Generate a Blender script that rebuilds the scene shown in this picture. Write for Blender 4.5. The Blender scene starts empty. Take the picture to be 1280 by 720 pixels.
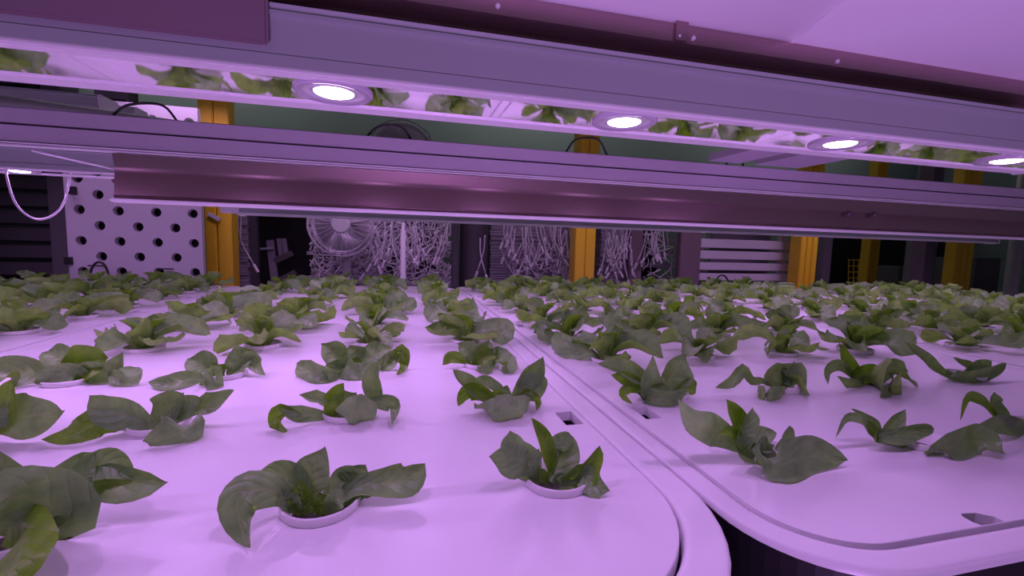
import bpy, bmesh, math, random
from mathutils import Vector, Matrix
import numpy as np

# ------------------------------------------------------------------ camera
SC = bpy.context.scene
COL = SC.collection
H = 0.134                                    # camera height above the tray tops
VP1, VP2 = (500.0, 302.0), (2900.0, 367.0)   # vanishing points of depth and of width in the 1280x720 frame
_a = np.array(VP1) - (640, 360); _b = np.array(VP2) - (640, 360)
F = float(np.sqrt(-(_a @ _b)))               # focal length in pixels
_Y = np.array([_a[0], _a[1], F]); _Y /= np.linalg.norm(_Y)
_X = np.array([_b[0], _b[1], F]); _X = _X - (_X @ _Y) * _Y; _X /= np.linalg.norm(_X)
_R = np.stack([_X, _Y, np.cross(_X, _Y)])    # world = R @ (right, down, forward)

cam = bpy.data.cameras.new('camera')
cam.sensor_width = 36.0
cam.lens = F / 1280 * 36
cam.clip_start = 0.005
cam_ob = bpy.data.objects.new('camera', cam)
COL.objects.link(cam_ob)
_rt, _dn, _fw = _R[:, 0], _R[:, 1], _R[:, 2]
cam_ob.matrix_world = Matrix(((_rt[0], -_dn[0], -_fw[0], 0), (_rt[1], -_dn[1], -_fw[1], 0),
                              (_rt[2], -_dn[2], -_fw[2], H), (0, 0, 0, 1)))
SC.camera = cam_ob

def ray(px, py):
    return _R @ np.array([px - 640, py - 360, F])
def at(px, py, y):                            # world point of a pixel at depth y
    r = ray(px, py); return Vector(r * (y / r[1])) + Vector((0, 0, H))
def on(px, py, z=0.0):                        # world point of a pixel on the level z
    r = ray(px, py); return Vector(r * ((z - H) / r[2])) + Vector((0, 0, H))

# ------------------------------------------------------------------ world, exposure
SC.view_settings.view_transform = 'Standard'
SC.view_settings.look = 'None'
SC.view_settings.gamma = 1
SC.view_settings.use_curve_mapping = False
SC.view_settings.exposure = 0.0
w = bpy.data.worlds.new('world'); SC.world = w; w.use_nodes = True
w.node_tree.nodes['Background'].inputs[0].default_value = (0.44, 0.36, 0.56, 1)
w.node_tree.nodes['Background'].inputs[1].default_value = 0.17
LED_COL = (0.69, 0.315, 1.0)
LED_POWER = 0.088
ROOM_FILL_POWER = 4.5
FLOOR_FILL_POWER = 1.2
REAR_FILL_POWER = 0.42

# ------------------------------------------------------------------ materials
def mat(name, col, rough=0.5, metal=0.0, noise=0.08, scale=30, bump=0.0, spec=0.5, emit=None, estr=0):
    m = bpy.data.materials.new(name); m.use_nodes = True
    nt = m.node_tree; b = nt.nodes['Principled BSDF']
    b.inputs['Roughness'].default_value = rough
    b.inputs['Metallic'].default_value = metal
    b.inputs['Specular IOR Level'].default_value = spec
    tc = nt.nodes.new('ShaderNodeTexCoord')
    nz = nt.nodes.new('ShaderNodeTexNoise'); nz.inputs['Scale'].default_value = scale; nz.inputs['Detail'].default_value = 4
    nt.links.new(tc.outputs['Object'], nz.inputs['Vector'])
    rp = nt.nodes.new('ShaderNodeMix'); rp.data_type = 'RGBA'
    rp.inputs[6].default_value = (*[max(0, c * (1 - noise)) for c in col], 1)
    rp.inputs[7].default_value = (*[min(1, c * (1 + noise)) for c in col], 1)
    nt.links.new(nz.outputs['Fac'], rp.inputs[0])
    nt.links.new(rp.outputs[2], b.inputs['Base Color'])
    if bump:
        bp = nt.nodes.new('ShaderNodeBump'); bp.inputs['Strength'].default_value = bump; bp.inputs['Distance'].default_value = 0.002
        nt.links.new(nz.outputs['Fac'], bp.inputs['Height']); nt.links.new(bp.outputs[0], b.inputs['Normal'])
    if emit:
        b.inputs['Emission Color'].default_value = (*emit, 1); b.inputs['Emission Strength'].default_value = estr
    return m

M = {}
M['tray'] = mat('white_plastic', (0.80, 0.79, 0.80), 0.38, noise=0.015, scale=60, bump=0.03)
M['pot'] = mat('pot_plastic', (0.80, 0.79, 0.78), 0.4, noise=0.03, scale=90)
M['plug'] = mat('wet_sponge', (0.05, 0.055, 0.03), 0.9, noise=0.5, scale=400, bump=0.6)
M['alu'] = mat('painted_aluminium', (0.50, 0.47, 0.52), 0.42, metal=0.2, noise=0.04, scale=25)
M['alu_grey'] = mat('grey_painted_aluminium', (0.36, 0.40, 0.39), 0.45, metal=0.2, noise=0.04, scale=25)
M['alu_light'] = mat('bright_aluminium', (0.80, 0.79, 0.80), 0.35, metal=0.1, noise=0.03, scale=25)
M['mirror'] = mat('polished_reflector', (0.97, 0.96, 0.97), 0.03, metal=1.0, noise=0.02, scale=12, bump=0.0)
M['copper'] = mat('brushed_brown_steel', (0.40, 0.27, 0.28), 0.26, metal=0.85, noise=0.10, scale=18)
M['dark_metal'] = mat('dark_steel', (0.10, 0.09, 0.10), 0.5, metal=0.3, noise=0.15)
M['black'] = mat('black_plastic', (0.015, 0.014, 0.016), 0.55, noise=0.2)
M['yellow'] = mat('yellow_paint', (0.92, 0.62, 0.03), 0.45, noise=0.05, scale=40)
M['yellow_dark'] = mat('yellow_paint_darker', (0.88, 0.56, 0.03), 0.5, noise=0.1, scale=40)  # slightly darker yellow for the right-hand posts and the wire grid
M['wall'] = mat('green_wall', (0.24, 0.32, 0.29), 0.8, noise=0.05, scale=3)
M['floor'] = mat('concrete', (0.16, 0.15, 0.16), 0.7, noise=0.15, scale=4)
M['ceiling'] = mat('ceiling_paint', (0.20, 0.22, 0.22), 0.9, noise=0.05)
M['louvre'] = mat('dark_louvre', (0.075, 0.065, 0.08), 0.5, noise=0.15, scale=12)
M['column'] = mat('grey_column', (0.17, 0.15, 0.18), 0.6, noise=0.1, scale=8)
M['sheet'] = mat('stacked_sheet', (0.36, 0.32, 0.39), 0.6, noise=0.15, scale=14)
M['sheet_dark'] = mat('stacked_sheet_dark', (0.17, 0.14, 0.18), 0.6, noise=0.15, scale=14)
M['cord'] = mat('white_cord', (0.70, 0.66, 0.71), 0.5, noise=0.05)
M['fan'] = mat('fan_plastic', (0.60, 0.56, 0.62), 0.45, noise=0.04)
M['fan_hub'] = mat('fan_hub_plastic', (0.75, 0.73, 0.76), 0.4, noise=0.03)
M['brown'] = mat('brown_board', (0.20, 0.14, 0.16), 0.6, noise=0.12, scale=10)
M['white_board'] = mat('foam_board', (0.66, 0.62, 0.68), 0.55, noise=0.03, scale=9)
M['grey_box'] = mat('grey_box', (0.14, 0.13, 0.13), 0.6, noise=0.1, scale=9)
M['led'] = mat('led_lens', (1, 1, 1), 0.3, emit=(1.0, 0.86, 1.0), estr=9.0)
M['glass'] = mat('lens_plastic', (0.50, 0.46, 0.54), 0.08, noise=0.02, spec=0.8)

def leaf_material(name, top, under, seedscale):
    m = bpy.data.materials.new(name); m.use_nodes = True
    nt = m.node_tree; N = nt.nodes; L = nt.links
    b = N['Principled BSDF']; out = N['Material Output']
    uv = N.new('ShaderNodeUVMap'); uv.uv_map = 'UVMap'
    sep = N.new('ShaderNodeSeparateXYZ'); L.new(uv.outputs[0], sep.inputs[0])
    def math_(op, a, b_=None, c=None):
        n = N.new('ShaderNodeMath'); n.operation = op
        for i, v in enumerate((a, b_, c)):
            if v is None: continue
            if isinstance(v, (int, float)): n.inputs[i].default_value = v
            else: L.new(v, n.inputs[i])
        return n.outputs[0]
    ab = math_('ABSOLUTE', math_('SUBTRACT', sep.outputs[0], 0.5))       # distance from the midrib, 0..0.5
    rib = math_('SUBTRACT', 1.0, math_('SMOOTH_MIN', math_('MULTIPLY', ab, 22.0), 1.0, 0.2))
    sv = math_('SUBTRACT', sep.outputs[1], math_('MULTIPLY', ab, 0.55))
    vein = math_('POWER', math_('ABSOLUTE', math_('SINE', math_('MULTIPLY', sv, 22.0))), 0.5)
    tc = N.new('ShaderNodeTexCoord')
    nz = N.new('ShaderNodeTexNoise'); nz.inputs['Scale'].default_value = seedscale; nz.inputs['Detail'].default_value = 3
    L.new(tc.outputs['Object'], nz.inputs['Vector'])
    geo = N.new('ShaderNodeNewGeometry')
    mx = N.new('ShaderNodeMix'); mx.data_type = 'RGBA'
    mx.inputs[6].default_value = (*top, 1); mx.inputs[7].default_value = (*under, 1)
    L.new(geo.outputs['Backfacing'], mx.inputs[0])
    var = N.new('ShaderNodeMix'); var.data_type = 'RGBA'; var.blend_type = 'MULTIPLY'
    var.inputs[0].default_value = 1.0
    cr = N.new('ShaderNodeValToRGB'); cr.color_ramp.elements[0].color = (0.72, 0.74, 0.66, 1); cr.color_ramp.elements[1].color = (1.2, 1.18, 1.1, 1)
    cr.color_ramp.elements[0].position = 0.3; cr.color_ramp.elements[1].position = 0.7
    L.new(nz.outputs['Fac'], cr.inputs[0]); L.new(mx.outputs[2], var.inputs[6]); L.new(cr.outputs[0], var.inputs[7])
    rb = N.new('ShaderNodeMix'); rb.data_type = 'RGBA'
    L.new(math_('MULTIPLY', rib, 0.45), rb.inputs[0]); L.new(var.outputs[2], rb.inputs[6]); rb.inputs[7].default_value = (0.34, 0.44, 0.20, 1)
    L.new(rb.outputs[2], b.inputs['Base Color'])
    b.inputs['Roughness'].default_value = 0.38
    b.inputs['Specular IOR Level'].default_value = 0.5
    hgt = math_('ADD', math_('MULTIPLY', vein, 0.35), math_('MULTIPLY', nz.outputs['Fac'], 0.8))
    bp = N.new('ShaderNodeBump'); bp.inputs['Strength'].default_value = 0.7; bp.inputs['Distance'].default_value = 0.0012
    L.new(hgt, bp.inputs['Height']); L.new(bp.outputs[0], b.inputs['Normal'])
    tr = N.new('ShaderNodeBsdfTranslucent'); L.new(bp.outputs[0], tr.inputs['Normal'])
    tm = N.new('ShaderNodeMix'); tm.data_type = 'RGBA'; tm.blend_type = 'MULTIPLY'; tm.inputs[0].default_value = 1.0
    L.new(rb.outputs[2], tm.inputs[6]); tm.inputs[7].default_value = (1.0, 1.15, 0.30, 1)
    L.new(tm.outputs[2], tr.inputs['Color'])
    ms = N.new('ShaderNodeMixShader'); ms.inputs[0].default_value = 0.25
    L.new(b.outputs[0], ms.inputs[1]); L.new(tr.outputs[0], ms.inputs[2]); L.new(ms.outputs[0], out.inputs['Surface'])
    return m
M['leaf'] = leaf_material('lettuce_leaf', (0.235, 0.405, 0.165), (0.265, 0.475, 0.10), 90)
M['leaf_pale'] = leaf_material('lettuce_leaf_pale', (0.285, 0.455, 0.215), (0.30, 0.50, 0.14), 90)
M['leaf_young'] = leaf_material('lettuce_leaf_young', (0.19, 0.39, 0.035), (0.235, 0.45, 0.03), 90)

# ------------------------------------------------------------------ helpers
def mesh_from(bm, name, m, smooth=False):
    me = bpy.data.meshes.new(name); bm.to_mesh(me); bm.free()
    ms = m if isinstance(m, (list, tuple)) else [m]
    for k in ms: me.materials.append(k)
    if smooth:
        for p in me.polygons: p.use_smooth = True
    return me
def obj(name, bm, m, parent=None, smooth=False, loc=None):
    o = bpy.data.objects.new(name, mesh_from(bm, name, m, smooth)); COL.objects.link(o)
    if parent: o.parent = parent
    if loc is not None: o.location = loc
    return o
def tag(o, label, cat, group=None):
    o['label'] = label; o['category'] = cat
    if group: o['group'] = group
    return o
def thing(name, label, cat, loc=(0, 0, 0), group=None, rz=0):
    o = bpy.data.objects.new(name, None); COL.objects.link(o); o.location = loc; o.rotation_euler = (0, 0, rz)
    o.empty_display_size = 0.01
    return tag(o, label, cat, group)
def struct(name, bm, m):
    o = obj(name, bm, m); o['kind'] = 'structure'; return o
def box(bm, x0, x1, y0, y1, z0, z1, bev=0.0, off=(0, 0, 0), mi=0):
    vs = [bm.verts.new((x - off[0], y - off[1], z - off[2])) for z in (z0, z1) for y in (y0, y1) for x in (x0, x1)]
    fs = [bm.faces.new([vs[i] for i in q]) for q in ((0, 2, 3, 1), (4, 5, 7, 6), (0, 1, 5, 4), (2, 6, 7, 3), (0, 4, 6, 2), (1, 3, 7, 5))]
    for f in fs: f.material_index = mi
    if bev:
        es = set(e for f in fs for e in f.edges)
        bmesh.ops.bevel(bm, geom=list(es), offset=bev, segments=2, affect='EDGES', clamp_overlap=True)
def bxm(*a, **k):
    bm = bmesh.new(); box(bm, *a, **k); return bm
def extrude_profile(bm, prof, x0, x1, closed=True):           # profile of (y,z) run along X
    A = [bm.verts.new((x0, y, z)) for y, z in prof]; B = [bm.verts.new((x1, y, z)) for y, z in prof]
    n = len(prof)
    for i in range(n if closed else n - 1):
        j = (i + 1) % n; bm.faces.new((A[i], B[i], B[j], A[j]))
    if closed:
        bm.faces.new(A); bm.faces.new(B[::-1])
def lathe(bm, prof, n=24, c=(0, 0, 0), axis='Z'):
    rings = []
    for r, z in prof:
        ring = []
        for k in range(n):
            a = 2 * math.pi * k / n; p = (r * math.cos(a), r * math.sin(a), z)
            if axis == 'Y': p = (p[0], p[2], p[1])
            ring.append(bm.verts.new((p[0] + c[0], p[1] + c[1], p[2] + c[2])))
        rings.append(ring)
    for a, b in zip(rings, rings[1:]):
        for k in range(n):
            j = (k + 1) % n; bm.faces.new((a[k], a[j], b[j], b[k]))
    return rings
def cap(bm, ring): bm.faces.new(ring)
def tube(bm, pts, r, n=6, r1=None):
    pts = [Vector(p) for p in pts]; rings = []
    up = Vector((0.13, 0.21, 1)).normalized()
    for i, p in enumerate(pts):
        t = (pts[min(i + 1, len(pts) - 1)] - pts[max(i - 1, 0)]).normalized()
        s = t.cross(up)
        if s.length < 1e-3: s = t.cross(Vector((1, 0, 0)))
        s.normalize(); q = s.cross(t)
        rr = r if r1 is None else r + (r1 - r) * i / (len(pts) - 1)
        rings.append([bm.verts.new(p + (s * math.cos(2 * math.pi * k / n) + q * math.sin(2 * math.pi * k / n)) * rr) for k in range(n)])
    for a, b in zip(rings, rings[1:]):
        for k in range(n):
            j = (k + 1) % n; bm.faces.new((a[k], a[j], b[j], b[k]))
    bm.faces.new(rings[0][::-1]); bm.faces.new(rings[-1])
def spline(pts, n):                                            # Catmull-Rom through pts, n samples
    P = [Vector(p) for p in pts]; P = [P[0] * 2 - P[1]] + P + [P[-1] * 2 - P[-2]]
    out = []; segs = len(P) - 3
    for k in range(n):
        u = k / (n - 1) * segs; i = min(int(u), segs - 1); t = u - i
        a, b, c, d = P[i:i + 4]
        out.append(0.5 * ((2 * b) + (c - a) * t + (2 * a - 5 * b + 4 * c - d) * t * t + (3 * b - a - 3 * c + d) * t ** 3))
    return out
def rounded_loop(x0, x1, y0, y1, r, n=8):
    pts = []
    for cx, cy, a0 in ((x1 - r, y0 + r, -90), (x1 - r, y1 - r, 0), (x0 + r, y1 - r, 90), (x0 + r, y0 + r, 180)):
        for k in range(n + 1):
            a = math.radians(a0 + 90 * k / n); pts.append((cx + r * math.cos(a), cy + r * math.sin(a)))
    return pts
def copy_tree(o, parent=None):
    c = o.copy(); COL.objects.link(c)
    if parent: c.parent = parent
    for ch in list(o.children): copy_tree(ch, c)
    return c
def plate_with_holes(outer, holes, z1, z0):                     # flat plate, holes cut right through
    bm = bmesh.new(); top = []
    for loop in [outer] + holes:
        vs = [bm.verts.new((x, y, z1)) for x, y in loop]
        for i in range(len(vs)): top.append(bm.edges.new((vs[i], vs[(i + 1) % len(vs)])))
    bmesh.ops.triangle_fill(bm, edges=top, use_beauty=True, use_dissolve=False, normal=(0, 0, 1))
    for f in bm.faces:
        if f.normal.z < 0: f.normal_flip()
    bnd = [e for e in bm.edges if len(e.link_faces) == 1]
    r = bmesh.ops.extrude_edge_only(bm, edges=bnd)
    for v in (g for g in r['geom'] if isinstance(g, bmesh.types.BMVert)): v.co.z = z0
    bmesh.ops.recalc_face_normals(bm, faces=bm.faces)
    return bm
def circle(cx, cy, r, n=20): return [(cx + r * math.cos(2 * math.pi * k / n), cy + r * math.sin(2 * math.pi * k / n)) for k in range(n)]

# ------------------------------------------------------------------ room shell
FZ = -0.95
struct('floor', bxm(-3.2, 4.6, -1.6, 3.3, FZ - 0.05, FZ), M['floor'])
struct('wall_back', bxm(-3.2, 4.6, 3.2, 3.3, FZ, 2.0), M['wall'])
struct('wall_left', bxm(-3.3, -3.2, -1.6, 3.3, FZ, 2.0), M['wall'])
struct('wall_right', bxm(4.6, 4.7, -1.6, 3.3, FZ, 2.0), M['wall'])
struct('ceiling', bxm(-3.2, 4.6, -1.6, 3.3, 2.0, 2.05), M['ceiling'])
for i, (x, y) in enumerate(((-1.2, 2.6), (0.9, 2.6), (3.0, 2.6))):     # added lamps, out of view, that wash the back wall with light
    lt = thing('added_ceiling_lamp', ['left', 'middle', 'right'][i] + ' added ceiling lamp tube over the aisle behind the trays', 'lamp', (x, y, 1.9), 'added ceiling lamps over the aisle')
    obj('lamp_housing', bxm(-0.6, 0.6, -0.05, 0.05, 0.03, 0.1, bev=0.006), M['alu_light'], lt)
    bm = bmesh.new(); tube(bm, [(-0.58, 0, 0.012), (0.58, 0, 0.012)], 0.015, 10); obj('lamp_tube', bm, M['led'], lt, True)
    la = bpy.data.lights.new('added_lamp_light', 'AREA'); la.shape = 'RECTANGLE'; la.size = 1.1; la.size_y = 0.05
    la.energy = ROOM_FILL_POWER; la.color = (1.0, 0.92, 0.95); la.spread = math.radians(120)
    lo = bpy.data.objects.new('added_lamp_light', la); COL.objects.link(lo); lo.parent = lt; lo.location = (0, 0.03, -0.01); lo.rotation_euler = (math.radians(62), 0, 0)

# added lamp on the near aisle floor, out of view, to brighten the duct
fl = thing('added_floor_lamp', 'added purple lamp on the aisle floor below the picture, aimed at the duct', 'lamp', (0.05, -0.66, FZ))
obj('lamp_foot', bxm(-0.12, 0.12, -0.08, 0.08, 0, 0.02, bev=0.004), M['dark_metal'], fl)
obj('lamp_stem', bxm(-0.012, 0.012, -0.012, 0.012, 0.02, 0.54), M['dark_metal'], fl)
fh = obj('lamp_head', bxm(-0.13, 0.13, -0.08, 0.08, -0.04, 0.0, bev=0.006), M['dark_metal'], fl, False, (0, 0, 0.59))
la = bpy.data.lights.new('added_lamp_light', 'AREA'); la.shape = 'RECTANGLE'; la.size = 0.24; la.size_y = 0.14; la.energy = FLOOR_FILL_POWER; la.color = LED_COL; la.spread = math.radians(75)
lo = bpy.data.objects.new('added_lamp_light', la); COL.objects.link(lo); lo.parent = fl
_q = (Vector((0.13, 0.16, 0.25)) - Vector((0.05, -0.66, FZ + 0.60))).normalized()
fh.rotation_euler = _q.to_track_quat('Z', 'Y').to_euler(); lo.location = Vector((0, 0, 0.60)) + _q * 0.02; lo.rotation_euler = _q.to_track_quat('-Z', 'Y').to_euler()

# ------------------------------------------------------------------ grow trays and raft lids
LID_Z = 0.0006
PITCH, ROW0, NROW = 0.1235, 0.231, 10
COLS = (0.075, 0.200, 0.325, 0.4475)             # pot columns measured from a tray's left edge
TW = 0.575                                       # tray width; two trays meet at SEAM
SEAM = 0.162
TRAYS = [(SEAM - 2 * TW, 0.130, 1.395, 'far left tray'), (SEAM - TW, 0.130, 1.395, 'tray left of the near seam'),
         (SEAM, 0.130, 1.395, 'tray right of the near seam'), (SEAM + TW, 0.130, 1.395, 'third tray from the left'),
         (SEAM + 2 * TW, 0.13, 1.36, 'right-hand back tray')]
TRAY_LABEL = ['white plastic grow tray cut off by the left edge, holding the leftmost lettuces',
              'white plastic grow tray with a rounded near corner, left of the long seam',
              'white plastic grow tray right of the long seam, its rounded front rim showing',
              'white plastic grow tray beyond the slotted one, under the fourth bright lamp',
              'white plastic grow tray at the far right in front of the last yellow post']
LID_LABEL = ['white planting lid at the far left, mostly under drooping lettuce leaves',
             'white planting lid of the tray left of the long seam',
             'white planting lid right of the long seam, with a slot near its front edge',
             'white planting lid of the third tray, beyond the second seam on the right',
             'white planting lid at the far right, almost covered by lettuces']
def potpos(t, c, r):
    x0, y0, y1, _ = TRAYS[t]
    cols = COLS if t != 1 else (0.125, 0.25, 0.375, 0.50)
    if t == 0: cols = (0.125, 0.25, 0.375, 0.50)
    return x0 + cols[c], ROW0 + PITCH * r
for t, (x0, y0, y1, nm) in enumerate(TRAYS):
    g = 0.0012
    rim_w, r_out, r_in = (0.0205, 0.100, 0.080) if t == 1 else (0.016, 0.060, 0.045)
    y0 = 0.115 if t == 1 else 0.131
    outer = rounded_loop(x0 + g, x0 + TW - g, y0, y1, r_out, 12)
    inner = rounded_loop(x0 + rim_w, x0 + TW - rim_w, y0 + rim_w, y1 - rim_w, r_in, 12)
    tr = thing('grow_tray', TRAY_LABEL[t], 'tray', (0, 0, 0), 'white grow trays')
    bm = bmesh.new()                                     # rim: rolled lip round a shallow basin
    n = len(outer); cx, cy = x0 + TW / 2, (y0 + y1) / 2
    def ring(l, s, z): return [bm.verts.new((x + (cx - x) * 0 + s * (1 if x < cx else -1) * 0, y, z)) for x, y in l]
    def shrink(l, d):
        out = []
        for i, (x, y) in enumerate(l):
            px, py = l[i - 1]; qx, qy = l[(i + 1) % len(l)]
            tx, ty = qx - px, qy - py; L = math.hypot(tx, ty) or 1
            out.append((x - ty / L * d, y + tx / L * d))
        return out
    prof = [(outer, 0.0, -0.0045), (outer, 0.0, -0.0012), (outer, 0.0008, -0.0003), (outer, 0.0018, 0.0), (outer, 0.0040, 0.0)]
    rings = [[bm.verts.new((x, y, z)) for x, y in shrink(l, d)] for l, d, z in prof]
    rings += [[bm.verts.new((x, y, z)) for x, y in shrink(inner, d)] for d, z in ((-0.0045, 0.0), (-0.0025, 0.0), (-0.0008, -0.0010), (0.0, -0.004), (0.001, -0.024))]
    for a, b in zip(rings, rings[1:]):
        for k in range(n):
            j = (k + 1) % n; bm.faces.new((a[k], a[j], b[j], b[k]))
    bmesh.ops.recalc_face_normals(bm, faces=bm.faces)
    obj('rim', bm, M['tray'], tr, True)
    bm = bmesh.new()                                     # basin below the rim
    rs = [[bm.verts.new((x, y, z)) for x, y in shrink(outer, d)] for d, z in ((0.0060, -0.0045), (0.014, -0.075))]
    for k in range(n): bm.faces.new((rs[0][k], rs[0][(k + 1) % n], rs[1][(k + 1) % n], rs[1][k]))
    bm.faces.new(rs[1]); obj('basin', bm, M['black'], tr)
    # the lid with its pot holes and lifting slots
    lg = 0.0016
    lid = rounded_loop(x0 + rim_w + lg, x0 + TW - rim_w - lg, y0 + rim_w + lg, y1 - rim_w - lg, r_in - lg, 12)
    holes = []
    for c in range(4):
        for r in range(NROW):
            px, py = potpos(t, c, r)
            if py < y1 - 0.04: holes.append(circle(px, py, 0.0168, 18))
    for k in range(6):
        sy = 0.319 + 0.197 * k
        for sx in (x0 + 0.0335, x0 + TW - 0.0335):
            holes.append([(sx - 0.007, sy - 0.013), (sx + 0.007, sy - 0.013), (sx + 0.007, sy + 0.013), (sx - 0.007, sy + 0.013)])
    if t in (2, 3):
        sx = x0 + 0.1275
        holes.append([(sx - 0.0075, 0.1525), (sx - 0.0065, 0.1495), (sx + 0.001, 0.1493), (sx + 0.010, 0.1495), (sx + 0.010, 0.1535), (sx + 0.004, 0.1580), (sx - 0.0045, 0.1590), (sx - 0.0068, 0.1570)])
    lb = plate_with_holes(lid, holes, LID_Z, -0.007)
    lo = obj('planting_lid', lb, M['tray']); tag(lo, LID_LABEL[t], 'lid', 'planting lids')
    bv = lo.modifiers.new('edge', 'BEVEL'); bv.width = 0.0006; bv.segments = 2; bv.limit_method = 'ANGLE'; bv.angle_limit = math.radians(50)

# rack that carries the trays
rack = thing('grow_rack', 'dark steel rack carrying the white trays, seen as a shadow below their front rims', 'rack')
XL, XR = SEAM - 2 * TW - 0.06, SEAM + 3 * TW + 0.06
for y in (0.19, 0.76, 1.32):
    obj('shelf_beam', bxm(XL, XR, y - 0.02, y + 0.02, -0.125, -0.0755), M['dark_metal'], rack)
for y in (0.19, 1.32):
    for x in (XL - 0.025, XR + 0.025):
        obj('rack_post', bxm(x - 0.025, x + 0.025, y - 0.025, y + 0.025, FZ, 0.42 if y < 1 else 0.66), M['dark_metal'], rack)
obj('shelf_panel', bxm(XL, XR, 0.165, 1.36, -0.60, -0.58), M['dark_metal'], rack)

rb = thing('added_rear_light', 'added purple strip light on the rear posts of the rack, shining at the storage behind', 'light', (0, 0, 0))  # strip added behind the rails to brighten the background storage
obj('strip_housing', bxm(XL - 0.05, XR + 0.05, 1.345, 1.375, 0.612, 0.650, bev=0.003), M['alu_light'], rb)
for x in (-1.0, -0.5, 0.0, 0.6, 1.2, 1.8):
    obj('strip_lens', bxm(x - 0.2, x + 0.2, 1.350, 1.370, 0.608, 0.6125), M['glass'], rb)
    la = bpy.data.lights.new('added_strip_light', 'AREA'); la.shape = 'RECTANGLE'; la.size = 0.4; la.size_y = 0.02; la.energy = REAR_FILL_POWER; la.color = (0.82, 0.46, 1.0); la.spread = math.radians(85)
    lo = bpy.data.objects.new('added_strip_light', la); COL.objects.link(lo); lo.parent = rb; lo.location = (x, 1.366, 0.602); lo.rotation_euler = (math.radians(24), 0, 0)

# ------------------------------------------------------------------ LED bars
def led_bar(name, label, x0, x1, y, leds, face_h=0.0195, deep=0.0, zb=0.184, power=1.0):
    t = thing(name, label, 'light', (0, 0, 0), 'grow light bars')
    y0, y1 = y - 0.0125, y + 0.0265
    bm = bmesh.new()
    prof = [(y0, zb + 0.0012), (y0, zb + 0.0048), (y0 + 0.0008, zb + 0.0052), (y0 + 0.0008, zb + face_h - 0.0036), (y0 - 0.0004, zb + face_h - 0.0033),
            (y0 - 0.0004, zb + face_h - 0.0022), (y0 + 0.0010, zb + face_h - 0.0019), (y0 + 0.0010, zb + face_h - 0.0008), (y0 + 0.0002, zb + face_h),
            (y1, zb + face_h), (y1, zb + 0.0012)]
    extrude_profile(bm, prof, x0, x1); bmesh.ops.recalc_face_normals(bm, faces=bm.faces)
    obj('housing', bm, M['alu_grey'], t)
    bm = bmesh.new(); extrude_profile(bm, [(y0 + 0.004, zb + 0.0011), (y0 + 0.004, zb + 0.0003), (y1 - 0.008, zb + 0.0003), (y1 - 0.008, zb + 0.0011)], x0 + 0.002, x1 - 0.002)
    bmesh.ops.recalc_face_normals(bm, faces=bm.faces); obj('reflector', bm, M['mirror'], t)
    for ya, yb in ((y0 - 0.0004, y0 + 0.0048), (y1 - 0.0088, y1)):
        obj('reflector_lip', bxm(x0, x1, ya, yb, zb - 0.0003 - (deep if ya < y else 0), zb + 0.0012, bev=0.0004), M['alu_light'], t)
    for xe in (x0 - 0.003, x1 - 0.001):
        obj('end_cap', bxm(xe, xe + 0.004, y0 - 0.001, y1 + 0.002, zb - 0.0008 - deep, zb + face_h + 0.0008, bev=0.0012), M['alu_light'], t)
    for k, x in enumerate(leds):
        bm = bmesh.new()
        lathe(bm, [(0.0128, 0.0004), (0.0128, -0.0003), (0.0122, -0.0008), (0.0112, -0.0001), (0.0105, -0.0006), (0.0095, 0.0000), (0.0072, 0.0001), (0.0066, -0.0002)], 28)
        bmesh.ops.recalc_face_normals(bm, faces=bm.faces)
        r = obj('lens_ring', bm, M['glass'], t, True, (x, y + 0.003, zb))
        bm = bmesh.new(); rg = lathe(bm, [(0.0066, 0.0), (0.0064, -0.0004), (0.0050, -0.0009), (0.0030, -0.0011)], 20); cap(bm, rg[-1])
        bmesh.ops.recalc_face_normals(bm, faces=bm.faces)
        obj('led_lens', bm, M['led'], r, True)
        la = bpy.data.lights.new('led_light', 'AREA'); la.shape = 'DISK'; la.size = 0.009; la.energy = LED_POWER * (power if not isinstance(power, tuple) else power[0] if x < 0.12 else power[1]); la.color = LED_COL
        o = bpy.data.objects.new('led_light', la); COL.objects.link(o); o.parent = t; o.location = (x, y + 0.003, zb - 0.0016)
    return t
def led_row(first, a, b): return [first + 0.1087 * k for k in range(-20, 30) if a < first + 0.1087 * k < b]
led_bar('led_bar', 'nearest slim light bar with four bright round lamps and a mirrored underside', -0.62, 0.352, 0.1665, led_row(-0.022, -0.60, 0.34))
led_bar('led_bar', 'light bar at the left edge behind the wire loop, right end behind the guard plate', -1.00, 1.90, 0.468, led_row(-0.308, -0.98, 1.88), power=(1.7, 0.55))
led_bar('led_bar', 'light bar hidden behind the brown guard plate over the tray middle', -0.325, 1.90, 0.768, led_row(-0.27, -0.31, 1.88), deep=0.004, power=1.25)
lastbar = led_bar('led_bar', 'farthest light bar, its pale edge showing below the brown guard plate', -0.325, 1.90, 1.066, led_row(-0.29, -0.31, 1.88), deep=0.004, power=1.25)
led_bar('led_bar', 'added raised light bar over the far left tray, hidden behind the cross rail', -1.00, -0.40, 0.768, led_row(-0.45, -0.98, -0.42), zb=0.303, power=1.6)  # extra bar, added only to light the far left tray
led_bar('led_bar', 'second added raised light bar over the far left tray, behind the first one', -1.00, -0.50, 1.066, led_row(-0.60, -0.98, -0.52), zb=0.360, power=1.8)  # another bar added for more light on the same tray
obj('cable_connector', bxm(-0.362, -0.328, 1.060, 1.082, 0.1835, 0.197, bev=0.002), M['alu_light'], lastbar)

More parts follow.
